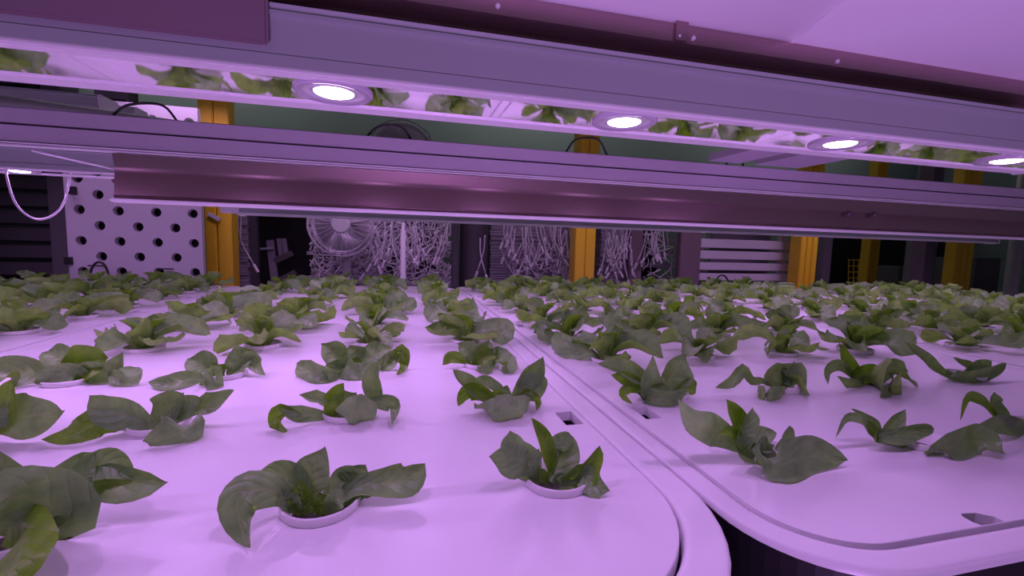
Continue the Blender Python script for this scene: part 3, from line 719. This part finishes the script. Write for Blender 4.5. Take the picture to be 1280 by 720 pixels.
# ------------------------------------------------------------------ lettuces
def leaf_mesh(spine, width, n_of_t, nv=12, nu=3, cup=0.4, fold=0.25, ruffle=0.06, shape=0.55, seed=0, tip=1.0, base_w=0.16, m='leaf'):
    """spine: points; width: greatest full width; n_of_t(t): face normal hint; u runs across, v along."""
    rnd = random.Random(seed); P = spline(spine, nv)
    bm = bmesh.new(); uvl = bm.loops.layers.uv.new('UVMap'); rows = []; uvs = {}
    ph = [rnd.uniform(0, 6.28) for _ in range(4)]; fr = rnd.uniform(1.6, 2.6)
    for i, p in enumerate(P):
        t = i / (nv - 1)
        tg = (P[min(i + 1, nv - 1)] - P[max(i - 1, 0)]).normalized()
        nh = n_of_t(t); nn = nh - tg * nh.dot(tg)
        if nn.length < 1e-4: nn = Vector((0, 0, 1)) - tg * tg.z
        nn.normalize(); sd = tg.cross(nn).normalized()
        # obovate outline: slim stalk, widest at `shape`, pointed or rounded tip
        if t < shape: q = base_w + (1 - base_w) * (math.sin(math.pi / 2 * (t / shape)) ** 1.5)
        else:
            e = (t - shape) / (1 - shape); q = max(0.0, 1 - e ** (1.9 + tip * 0.0)) ** (0.62 if tip < 0.5 else 0.95)
        hw = width / 2 * q
        row = []
        for k in range(-nu, nu + 1):
            u = k / nu
            edge = abs(u) ** 2
            off = cup * hw * (u * u) * 0.9 + fold * hw * (abs(u) - 0.0) * 0.6
            wav = ruffle * width * edge * math.sin(fr * 2 * math.pi * t + ph[0 if k < 0 else 1]) * q
            shr = math.sqrt(max(0.25, 1 - (abs(cup) * 0.6 * abs(u)) ** 2))
            al = 0.05 * width * edge * math.sin(fr * 3.1 * t * 2 + ph[2 if k < 0 else 3])
            puck = 0.030 * width * math.cos(t * 24 + abs(u) * 3.0) * (1 - abs(u)) * abs(u) * 3
            v = bm.verts.new(p + sd * (hw * u * shr) + nn * (off + wav + puck) + tg * al)
            uvs[v] = (0.5 + 0.5 * u, t); row.append(v)
        rows.append(row)
    for a, b in zip(rows, rows[1:]):
        for k in range(2 * nu):
            f = bm.faces.new((a[k], a[k + 1], b[k + 1], b[k])); f.smooth = True
            for l in f.loops: l[uvl].uv = uvs[l.vert]
    me = bpy.data.meshes.new('leaf'); bm.to_mesh(me); bm.free(); me.materials.append(M[m])
    return me

POT = None; PLUG = None
def pot_meshes():
    bm = bmesh.new()
    rg = lathe(bm, [(0.0120, -0.030), (0.0155, 0.0), (0.0160, 0.0001), (0.0186, 0.0001), (0.0190, 0.0008), (0.0192, 0.0042), (0.0188, 0.0047), (0.0180, 0.0047), (0.0174, 0.0042), (0.0150, -0.006), (0.0118, -0.029)], 28)
    cap(bm, rg[0]); cap(bm, rg[-1]); bmesh.ops.recalc_face_normals(bm, faces=bm.faces)
    a = mesh_from(bm, 'pot', M['pot'], True)
    bm = bmesh.new(); rg = lathe(bm, [(0.0149, -0.0085), (0.0143, -0.0045), (0.008, -0.0035)], 20); cap(bm, rg[-1])
    bmesh.ops.recalc_face_normals(bm, faces=bm.faces)
    b = mesh_from(bm, 'growing_plug', M['plug'], True)
    return a, b
POT, PLUG = pot_meshes()
def start_plant(label, loc, group='lettuce seedlings on the trays'):
    t = thing('potted_lettuce', label, 'lettuce', loc, group)
    for nm, me in (('pot', POT), ('growing_plug', PLUG)):
        o = bpy.data.objects.new(nm, me); COL.objects.link(o); o.parent = t
    return t
def add_leaf(t, me):
    o = bpy.data.objects.new('leaf', me); COL.objects.link(o); o.parent = t

def template(seed, big=1.0):
    rnd = random.Random(seed)
    t = start_plant('lettuce', (0, 0, -5))
    n = rnd.choice((6, 7, 7, 8)); a0 = rnd.uniform(0, 6.28)
    for k in range(n):
        az = a0 + 2 * math.pi * k / n + rnd.uniform(-.3, .3)
        L = rnd.uniform(0.044, 0.064) * big; W = L * rnd.uniform(0.44, 0.62)
        d = Vector((math.cos(az), math.sin(az), 0)); side = Vector((-d.y, d.x, 0)) * rnd.uniform(-.25, .25)
        mode = rnd.random()
        if mode < 0.40:      # arching over, tip low
            prof = [(0.004, -0.003), (0.22, 0.20), (0.52, 0.28), (0.80, 0.20), (0.96, rnd.uniform(0.05, 0.12))]
        elif mode < 0.72:    # low, tip lifting
            prof = [(0.004, -0.003), (0.28, 0.13), (0.56, 0.14), (0.80, 0.24), (0.92, rnd.uniform(0.36, 0.5))]
        else:                # upright
            prof = [(0.004, -0.003), (0.14, 0.25), (0.30, 0.38), (0.44, 0.50), (0.52, rnd.uniform(0.54, 0.66))]
        pts = []
        for i, (r, z) in enumerate(prof):
            rr = r * L if i else r; zz = z * L if i else z
            rr = max(rr, 0.004); zz = max(zz, 0.0075 if rr > 0.012 else -0.004)
            if rr > 0.014: zz = max(zz, 0.0095)
            pts.append(d * rr + side * (rr / L) * rr + Vector((0, 0, zz)))
        tw = rnd.uniform(-1.5, 1.5)
        def nh(tt, d=d, tw=tw):
            up = Vector((0, 0, 1)) - d * 0.35
            return Matrix.Rotation(tw * tt, 3, d) @ up
        add_leaf(t, leaf_mesh(pts, W, nh, nv=10, nu=3, cup=rnd.uniform(-0.3, 1.0), fold=rnd.uniform(0.0, 0.55), ruffle=rnd.uniform(0.05, 0.13), shape=rnd.uniform(0.5, 0.66),
                              seed=seed * 50 + k, tip=rnd.choice((0, 1, 1)), m=rnd.choice(('leaf', 'leaf', 'leaf', 'leaf_pale'))))
    for k in range(4):
        az = rnd.uniform(0, 6.28); L = rnd.uniform(0.024, 0.040) * big; d = Vector((math.cos(az), math.sin(az), 0))
        pts = [d * 0.002 + Vector((0, 0, -0.004)), d * (0.10 * L) + Vector((0, 0, 0.35 * L)), d * (0.3 * L) + Vector((0, 0, 0.7 * L)), d * (0.55 * L) + Vector((0, 0, 0.9 * L))]
        add_leaf(t, leaf_mesh(pts, L * 0.6, lambda tt, d=d: Vector((0, 0, 1)) * 0.4 - d, nv=7, nu=2, cup=0.6, fold=0.5, ruffle=0.06, seed=seed * 70 + k, base_w=0.3, m='leaf_young' if k < 2 else 'leaf'))
    return t

# hand-shaped plants of the near rows: each leaf is a spine of (px, py, depth offset mm) at the pot's depth,
# its greatest width in px, and how far the face leans from up (0) to the viewer (90) at base and tip
PX = {}
def hand_plant(t, loc, leaves, seed):
    yd = loc[1]
    for k, lf in enumerate(leaves):
        sp, wpx, f0, f1 = lf[:4]; opt = lf[4] if len(lf) > 4 else {}
        pts = []
        for i, (px, py, dmm) in enumerate(sp):
            d = dmm / 1000.0; tt = i / (len(sp) - 1); q = math.sin(math.pi * min(0.9, 0.12 + 0.8 * tt)) ** 0.7
            need = 0.001 + 0.27 * wpx * 1.1 * yd / F * q * abs(math.sin(math.radians(f0 + (f1 - f0) * tt)))
            p = at(px, py, yd + d)
            while i and p.z < need and d > -0.034 and not opt.get('fix'):
                d -= 0.0015; p = at(px, py, yd + d)
            pts.append(p - Vector(loc))
        # start the stalk inside the pot, keep blades clear of the lid
        root = Vector((0.004 * (1 if pts[0].x > 0 else -1) * min(1, abs(pts[0].x) / 0.01), min(0.006, max(-0.006, pts[0].y)), -0.003))
        if not opt.get('loose') and (pts[0] - root).length > 0.010: pts = [root] + pts
        q = []
        for p in pts:
            r = math.hypot(p.x, p.y)
            lo = -0.003 if r < 0.012 else (0.0085 if r < 0.022 else 0.004)
            q.append(Vector((p.x, p.y, max(p.z, lo))))
        sc = (yd + sp[-1][2] / 1000.0) / F * 1.15
        W = wpx * sc
        def nh(tt, f0=f0, f1=f1):
            a = math.radians(f0 + (f1 - f0) * tt); return Vector((0, -math.sin(a), math.cos(a)))
        me = leaf_mesh(q, W, nh, nv=16, nu=4, cup=opt.get('cup', 0.35), fold=opt.get('fold', 0.25), ruffle=opt.get('ruf', 0.07), shape=opt.get('shape', 0.58),
                       seed=seed * 31 + k, tip=opt.get('tip', 1), base_w=opt.get('bw', 0.2), m=opt.get('m', 'leaf'))
        zmin = min(v.co.z for v in me.vertices if math.hypot(v.co.x, v.co.y) > 0.021) if any(math.hypot(v.co.x, v.co.y) > 0.021 for v in me.vertices) else 1
        for v in me.vertices:                        # a blade that reaches the lid lies on it
            if math.hypot(v.co.x, v.co.y) > 0.0195 and v.co.z < 0.0008: v.co.z = 0.0008 + 0.0006 * (v.co.x % 0.002) / 0.002
        add_leaf(t, me)
Y_ = {'m': 'leaf_young'}
HAND = {
 (1, 3, 0): [  # near plant beside the seam
  ([(676,603,0),(664,582,-4),(640,574,-8),(611,571,-10)], 46, 75, 80, {'tip':1,'cup':-.3}),
  ([(672,600,0),(652,585,-5),(642,562,-7),(637,537,-7)], 34, 80, 80, {'bw':.4,'cup':-.3}),
  ([(676,602,0),(668,585,-6),(670,572,-7),(674,561,-7)], 16, 80, 80, {'cup':-.1}),
  ([(688,600,3),(686,576,3),(677,546,2),(664,522,0)], 22, 60, 65, {'cup':.7,'m':'leaf_young'}),
  ([(688,602,0),(697,585,5),(703,562,8),(694,545,10)], 40, 65, 60, {'tip':0,'m':'leaf_pale'}),
  ([(692,590,6),(694,562,9),(706,553,10),(720,551,10)], 24, 50, 30, {'cup':.5}),
  ([(698,605,-3),(720,600,-8),(735,582,-11),(749,558,-12)], 30, 80, 75, {'cup':.8,'m':'leaf_young','bw':.5,'tip':0}),
  ([(698,606,-4),(724,600,-10),(742,606,-13),(763,618,-15)], 32, 80, 70, {'cup':.3,'bw':.4}),
  ([(684,606,-3),(680,596,-5),(677,585,-6)], 13, 80, 80, Y_), ([(692,606,-3),(697,598,-5),(708,594,-5)], 12, 70, 70)],
 (1, 2, 0): [
  ([(385,640,0),(352,617,-8),(316,613,-16),(297,628,-21),(300,655,-22),(313,685,-22)], 42, 40, 95, {'shape':.42,'tip':0,'cup':-.25}),
  ([(383,640,3),(375,610,2),(352,594,0),(322,590,-2)], 32, 60, 55, {'cup':.2}),
  ([(386,640,3),(384,612,4),(394,584,4),(406,558,4)], 40, 70, 75, {'cup':.35,'m':'leaf_pale'}),
  ([(383,642,-4),(379,625,-6),(374,600,-6)], 26, 85, 80, {'bw':.5,'m':'leaf_young'}),
  ([(376,642,-4),(364,632,-8),(352,612,-10)], 22, 85, 80),
  ([(402,642,0),(418,622,2),(436,604,5),(449,598,8)], 36, 55, 60, {'tip':0}),
  ([(412,640,-2),(445,616,-2),(485,604,0),(512,598,0),(530,580,0)], 38, 40, 70, {'shape':.7,'cup':.5,'tip':0}),
  ([(430,630,2),(446,606,5),(457,583,6)], 42, 65, 55, {'bw':.4}), ([(445,625,0),(462,606,2),(480,600,2)], 26, 70, 60, {'bw':.5}),
  ([(398,645,-4),(403,630,-6),(400,615,-6)], 20, 80, 70, Y_), ([(408,645,-5),(420,638,-8),(430,622,-8)], 22, 80, 60)],
 (1, 1, 0): [
  ([(50,655,0),(95,632,4),(128,604,8),(165,604,4),(209,602,0)], 36, 30, 80, {'shape':.75,'tip':0,'cup':.4}),
  ([(50,655,0),(85,618,6),(105,590,10),(120,568,10)], 46, 65, 50, {'bw':.4,'tip':0}),
  ([(88,640,4),(108,592,8),(142,580,8),(170,600,4)], 30, 60, 60, {'loose':1}),
  ([(88,648,-4),(50,628,-12),(8,622,-20),(-40,640,-28)], 76, 75, 80, {'bw':.35,'cup':-.2}),
  ([(45,640,0),(20,605,-4),(2,580,-6),(-12,560,-8)], 40, 60, 60),
  ([(30,660,-14),(26,690,-30),(14,715,-40),(-6,740,-46)], 66, 70, 70, {'cup':-.3,'m':'leaf_young','bw':.5}),
  ([(20,668,0),(0,640,0),(-20,620,0)], 40, 60, 60)],
 (1, 3, 1): [
  ([(604,513,-8),(614,517,-14),(636,516,-17),(653,512,-15),(663,502,-9)], 38, 85, 85, {'bw':.55,'tip':0,'cup':-.45,'shape':.5,'loose':1,'m':'leaf_pale','fold':-.1}),
  ([(618,506,0),(602,497,-3),(581,479,-4),(566,462,-4)], 22, 40, 45, {'cup':.6}),
  ([(612,502,-2),(592,488,-5),(580,492,-7),(573,507,-8)], 22, 85, 95, {'m':'leaf_young'}),
  ([(645,500,5),(656,482,6),(668,465,6),(678,446,5)], 28, 60, 65, {'cup':.7}),
  ([(640,500,3),(653,486,3),(668,480,1),(676,498,-3)], 30, 55, 80, {'tip':0}),
  ([(655,498,0),(668,502,-3),(670,516,-5)], 16, 80, 80, {'m':'leaf_young'}),
  ([(630,502,5),(622,488,8),(606,481,8),(589,477,6)], 20, 25, 35, {'cup':.5}),
  ([(632,503,0),(630,494,0),(634,482,0)], 20, 70, 60), ([(626,504,-3),(622,496,-3),(616,486,-3)], 15, 75, 60, Y_)],
 (1, 2, 1): [
  ([(424,523,-5),(436,520,-12),(455,514,-16),(472,505,-14)], 38, 85, 85, {'bw':.5,'tip':0,'cup':-.25,'m':'leaf_pale'}),
  ([(420,521,-3),(395,521,-8),(370,517,-12),(348,507,-14)], 18, 45, 70, {'cup':.4}),
  ([(376,519,-11),(352,512,-14),(350,528,-15),(360,547,-16)], 20, 80, 95, {'loose':1,'m':'leaf_young'}),
  ([(420,518,5),(406,504,6),(392,499,6),(374,494,5)], 18, 30, 30, {'cup':.5}),
  ([(414,517,3),(417,500,3),(430,478,3)], 20, 70, 70, {'m':'leaf_young'}),
  ([(452,518,3),(468,500,2),(464,472,0),(474,449,-2)], 20, 80, 80, {'cup':.4}),
  ([(465,518,-2),(482,503,-5),(493,508,-7),(490,534,-8)], 18, 65, 80),
  ([(434,520,2),(436,505,5),(446,490,6)], 32, 65, 60), ([(418,524,-6),(415,512,-8),(420,500,-8)], 16, 80, 80, Y_)],
 (1, 1, 1): [
  ([(200,534,0),(170,530,-3),(140,515,-6),(111,494,-8)], 30, 55, 60, {'tip':0,'cup':.2}),
  ([(160,533,-5),(125,527,-10),(90,545,-12),(53,551,-13)], 30, 70, 80, {'m':'leaf_young','shape':.45,'cup':-.2}),
  ([(248,520,-3),(232,536,-10),(208,548,-14),(181,560,-17)], 42, 80, 85, {'bw':.4,'shape':.6,'cup':-.2,'loose':1}),
  ([(215,530,3),(245,517,5),(270,504,5),(293,488,5)], 24, 45, 45, {'cup':.4}),
  ([(195,532,5),(212,512,8),(229,491,8)], 34, 60, 55, {'bw':.3}),
  ([(208,532,2),(230,512,3),(252,500,3)], 24, 65, 60, {'tip':0})],
 (1, 0, 1): [
  ([(-60,545,0),(-5,522,-6),(40,520,-10),(79,513,-12)], 42, 70, 90, {'cup':-.2}),
  ([(-30,545,0),(5,512,-6),(16,474,-8)], 34, 80, 75, {'m':'leaf_young','bw':.4}),
  ([(-80,545,0),(-50,505,0),(-20,490,0)], 40, 60, 60), ([(-95,545,0),(-130,520,0),(-160,530,0)], 40, 60, 60)],
 (1, 3, 2): [
  ([(592,458,0),(576,449,-4),(562,447,-6),(553,459,-7)], 14, 60, 85, {'m':'leaf_young'}),
  ([(592,460,0),(604,448,-2),(621,443,-2)], 22, 65, 60, {'m':'leaf_young','bw':.4}),
  ([(592,460,-4),(605,463,-9),(619,456,-9)], 12, 80, 80, {'bw':.5,'tip':0}),
  ([(612,448,2),(624,446,0),(634,462,-4),(627,477,-6)], 24, 70, 95, {'tip':0,'bw':.4}),
  ([(600,456,4),(606,440,5),(612,425,5)], 22, 60, 60), ([(596,456,3),(586,440,3),(572,430,3)], 22, 60, 60)],
 (1, 2, 2): [
  ([(440,468,0),(408,470,-6),(386,464,-8),(371,455,-9)], 24, 75, 75, {'tip':0}),
  ([(440,462,2),(420,445,2),(401,429,2)], 26, 60, 55, {'cup':.4}),
  ([(430,460,-3),(414,462,-7),(411,474,-8),(413,487,-8)], 16, 80, 95),
  ([(432,462,-6),(446,466,-12),(463,454,-12)], 24, 85, 80, {'bw':.6}),
  ([(462,466,0),(484,455,-2),(503,433,-3)], 18, 60, 60, {'cup':.4}),
  ([(485,455,-2),(502,436,-4),(502,455,-6),(495,473,-7)], 16, 80, 95, {'m':'leaf_young','loose':1}),
  ([(450,460,5),(466,446,8),(490,434,8)], 28, 55, 50), ([(448,460,3),(445,446,4),(436,432,4)], 24, 60, 50), ([(446,465,-6),(446,456,-8),(448,446,-8)], 16, 70, 70, Y_)],
 (1, 1, 2): [
  ([(272,473,0),(240,474,-4),(212,481,-7),(186,480,-8)], 18, 55, 60, {'cup':.4}),
  ([(275,472,2),(255,458,2),(236,448,2)], 28, 60, 60, {'tip':0}),
  ([(276,466,-4),(268,476,-12),(257,492,-14)], 30, 85, 90, {'bw':.5}),
  ([(284,470,2),(302,452,2),(320,440,2)], 30, 50, 50),
  ([(300,462,0),(314,447,-2),(322,458,-5),(332,471,-6)], 16, 75, 85), ([(280,472,0),(272,462,0),(268,454,0)], 18, 70, 60, Y_)],
 (1, 0, 2): [
  ([(70,474,0),(40,465,-6),(8,470,-10),(-16,490,-12)], 32, 60, 70),
  ([(92,474,3),(75,450,4),(52,441,4)], 24, 45, 40, {'cup':.4}),
  ([(84,474,0),(106,456,-2),(136,448,-3)], 36, 75, 70, {'m':'leaf_young','bw':.3}),
  ([(108,474,-4),(136,468,-6),(153,440,-6)], 26, 80, 80),
  ([(135,466,-6),(156,474,-9),(173,459,-9)], 22, 85, 85, {'loose':1,'tip':0}),
  ([(100,468,-5),(70,468,-12),(42,479,-14)], 20, 80, 85, {'bw':.5})],
 (2, 0, 0): [
  ([(905,545,0),(888,536,-3),(864,524,-5),(848,500,-5)], 44, 80, 80, {'shape':.42,'cup':-.2}),
  ([(926,550,4),(919,530,4),(908,500,3)], 36, 70, 70, {'tip':0,'cup':.6,'m':'leaf_young'}),
  ([(932,568,-3),(926,545,-4),(934,528,-4),(941,510,-4)], 32, 90, 85, {'cup':.5,'tip':0}),
  ([(928,556,-3),(915,540,-5),(898,541,-6)], 18, 75, 70, {'m':'leaf_young'}),
  ([(940,562,5),(952,545,7),(970,541,8)], 28, 60, 50, {'m':'leaf_pale'}),
  ([(968,562,3),(980,550,3),(987,532,2)], 22, 80, 80, {'tip':0,'m':'leaf_pale'}),
  ([(946,564,-5),(974,580,-15),(1012,570,-19),(1058,575,-20)], 74, 82, 85, {'shape':.6,'bw':.35,'cup':.2,'ruf':.015,'fold':.1}),
  ([(950,568,-2),(958,560,-3),(968,556,-3)], 14, 70, 70)],
 (2, 1, 0): [
  ([(1092,545,0),(1076,525,-3),(1056,523,-4),(1044,548,-5)], 14, 50, 90, {'cup':.2}),
  ([(1102,546,4),(1086,529,5),(1064,511,5)], 22, 60, 55, {'cup':.4}),
  ([(1104,546,5),(1117,530,6),(1132,511,6)], 28, 70, 65),
  ([(1092,545,-4),(1120,545,-7),(1148,538,-8),(1167,536,-8)], 26, 75, 75, {'bw':.4,'tip':0}),
  ([(1146,566,-6),(1182,560,-13),(1220,552,-16),(1257,568,-17)], 62, 82, 85, {'bw':.35,'cup':.2,'ruf':.015,'fold':.1}),
  ([(1098,548,0),(1090,536,0),(1078,524,0)], 16, 70, 70, Y_)],
 (2, 2, 0): [
  ([(1246,522,0),(1224,500,-4),(1206,497,-5),(1200,526,-6)], 18, 60, 95, {'m':'leaf_young'}),
  ([(1256,532,4),(1240,508,4),(1243,490,4)], 34, 75, 70, {'tip':0}),
  ([(1272,540,-2),(1245,530,-8),(1213,536,-10)], 34, 75, 75, {'bw':.5}),
  ([(1280,540,0),(1305,528,-4),(1330,530,-6)], 26, 60, 60), ([(1290,538,4),(1300,512,4),(1320,500,4)], 30, 60, 60)],
 (2, 0, 1): [
  ([(812,490,2),(782,463,0),(747,455,-1)], 26, 60, 50, {'cup':.3}),
  ([(806,488,0),(784,474,-4),(764,468,-6)], 20, 85, 85, {'m':'leaf_young','cup':-.2}),
  ([(814,504,-6),(811,480,-9),(816,443,-6)], 40, 85, 80, {'bw':.5,'shape':.42,'m':'leaf_pale'}),
  ([(826,492,3),(840,470,3),(857,444,3)], 42, 75, 75, {'bw':.3}),
  ([(838,492,0),(858,488,-2),(871,481,-2)], 22, 80, 75, {'m':'leaf_young'}),
  ([(803,500,-8),(830,500,-14),(858,496,-14)], 28, 85, 85, {'bw':.5}),
  ([(806,490,-5),(786,484,-8),(777,493,-10),(791,508,-11)], 14, 75, 95, {'m':'leaf_young'})],
 (2, 1, 1): [
  ([(952,488,0),(938,476,-2),(927,462,-3),(912,478,-4),(894,485,-5)], 17, 75, 70, {'shape':.7}),
  ([(947,487,-5),(957,494,-10),(973,495,-11),(984,486,-7)], 26, 88, 88, {'bw':.6,'cup':-.45,'tip':0,'loose':1,'shape':.5}),
  ([(966,488,4),(968,474,6),(984,454,6)], 44, 75, 70, {'m':'leaf_pale','shape':.45}),
  ([(980,484,0),(984,458,0),(994,480,-3),(1011,503,-6)], 34, 85, 90, {'bw':.5}),
  ([(976,484,0),(988,472,-1),(992,452,-1)], 22, 85, 85)],
 (2, 2, 1): [
  ([(1068,472,0),(1046,456,-4),(1032,464,-6),(1035,483,-6)], 17, 65, 95),
  ([(1070,472,3),(1055,450,3),(1049,429,3)], 24, 75, 75, {'m':'leaf_young','cup':.4}),
  ([(1068,474,0),(1086,466,-2),(1105,462,-2)], 26, 70, 60, {'m':'leaf_young'}),
  ([(1086,474,-4),(1104,484,-12),(1112,506,-15)], 66, 85, 90, {'bw':.6,'m':'leaf_pale'}),
  ([(1110,478,0),(1132,478,-3),(1145,486,-4)], 22, 80, 85, {'tip':0}),
  ([(1096,474,5),(1116,458,6),(1135,464,6)], 22, 55, 60), ([(1080,480,-4),(1062,480,-8),(1046,470,-8)], 18, 80, 80)],
 (2, 3, 1): [
  ([(1182,470,0),(1162,454,-3),(1146,440,-4),(1130,427,-4)], 20, 75, 75, {'cup':.3}),
  ([(1182,468,-3),(1206,473,-8),(1236,470,-10),(1258,454,-10)], 22, 80, 75, {'bw':.5,'tip':0}),
  ([(1222,466,4),(1206,458,5),(1191,447,5)], 20, 55, 50), ([(1200,470,0),(1220,460,2),(1240,452,2)], 20, 55, 50)],
}
HAND_LABEL = {
 (1, 3, 0): 'lettuce seedling with a fish-tail leaf at its right, nearest to the long seam',
 (1, 2, 0): 'lettuce seedling at bottom centre with one leaf drooping left and one reaching right',
 (1, 1, 0): 'large lettuce seedling cut off by the lower left corner of the picture',
 (1, 3, 1): 'lettuce seedling with rounded front leaf and raised side leaves, second beside the long seam',
 (1, 2, 1): 'lettuce seedling with a tall twisted leaf, directly behind the bottom-centre one',
 (1, 1, 1): 'sprawling lettuce seedling with a pointed right leaf, second row near the left edge',
 (1, 0, 1): 'lettuce seedling at the left edge showing one bright leaf and a pointed tip',
 (2, 0, 0): 'lettuce seedling with a huge folded leaf at its right, nearest on the slotted tray',
 (2, 1, 0): 'lettuce seedling with a long leaf lying right, above the slot in the tray front',
 (2, 2, 0): 'lettuce seedling at the right edge with a curled left leaf, front row',
 (2, 0, 1): 'dense broad-leaved lettuce seedling beside a square slot right of the long seam',
 (2, 1, 1): 'lettuce seedling with a bowl-shaped front leaf and a bent left leaf',
 (2, 2, 1): 'lettuce seedling with a dark green centre and broad leaf flopping forward, second row right',
 (2, 3, 1): 'flat lettuce seedling near the right edge with a thin leaf pointing up left',
}
TN = ['far left tray', 'tray left of the long seam', 'tray right of the long seam', 'third tray from the left', 'far right tray']
ORD = ['first', 'second', 'third', 'fourth', 'fifth', 'sixth', 'seventh', 'eighth', 'ninth', 'tenth']
temps = [template(100 + k, 1.0 + 0.06 * (k % 3)) for k in range(12)]
tused = set(); rnd = random.Random(77)
CO = ['leftmost', 'second', 'third', 'rightmost']
for t in range(5):
    for r in range(NROW):
        for c in range(4):
            x, y = potpos(t, c, r)
            p = np.array((x, y, 0)) - (0, 0, H); q = _R.T @ p
            sx, sy = 640 + F * q[0] / q[2], 360 + F * q[1] / q[2]
            if q[2] <= 0.02 or sx < -110 or sx > 1390 or sy > 800: continue
            if y > TRAYS[t][2] - 0.04: continue
            label = 'lettuce seedling, %s row from front, %s column of the %s' % (ORD[r], CO[c], TN[t])
            if (t, c, r) in HAND:
                loc = Vector((x, y, LID_Z))
                o = start_plant(HAND_LABEL.get((t, c, r), label), loc)
                hand_plant(o, loc, HAND[(t, c, r)], seed=t * 100 + c * 10 + r)
                continue
            i = rnd.randrange(len(temps))
            o = temps[i] if i not in tused else copy_tree(temps[i]); tused.add(i)
            o.location = (x, y, LID_Z); o.rotation_euler = (0, 0, rnd.uniform(0, 6.28)); s = rnd.uniform(0.9, 1.12); o.scale = (s, s, s)
            o['label'] = label
for i, o in enumerate(temps):
    if i not in tused:
        for ch in list(o.children): bpy.data.objects.remove(ch)
        bpy.data.objects.remove(o)
for i, o in enumerate(protos):
    if i not in used:
        for ch in list(o.children): bpy.data.objects.remove(ch)
        bpy.data.objects.remove(o)
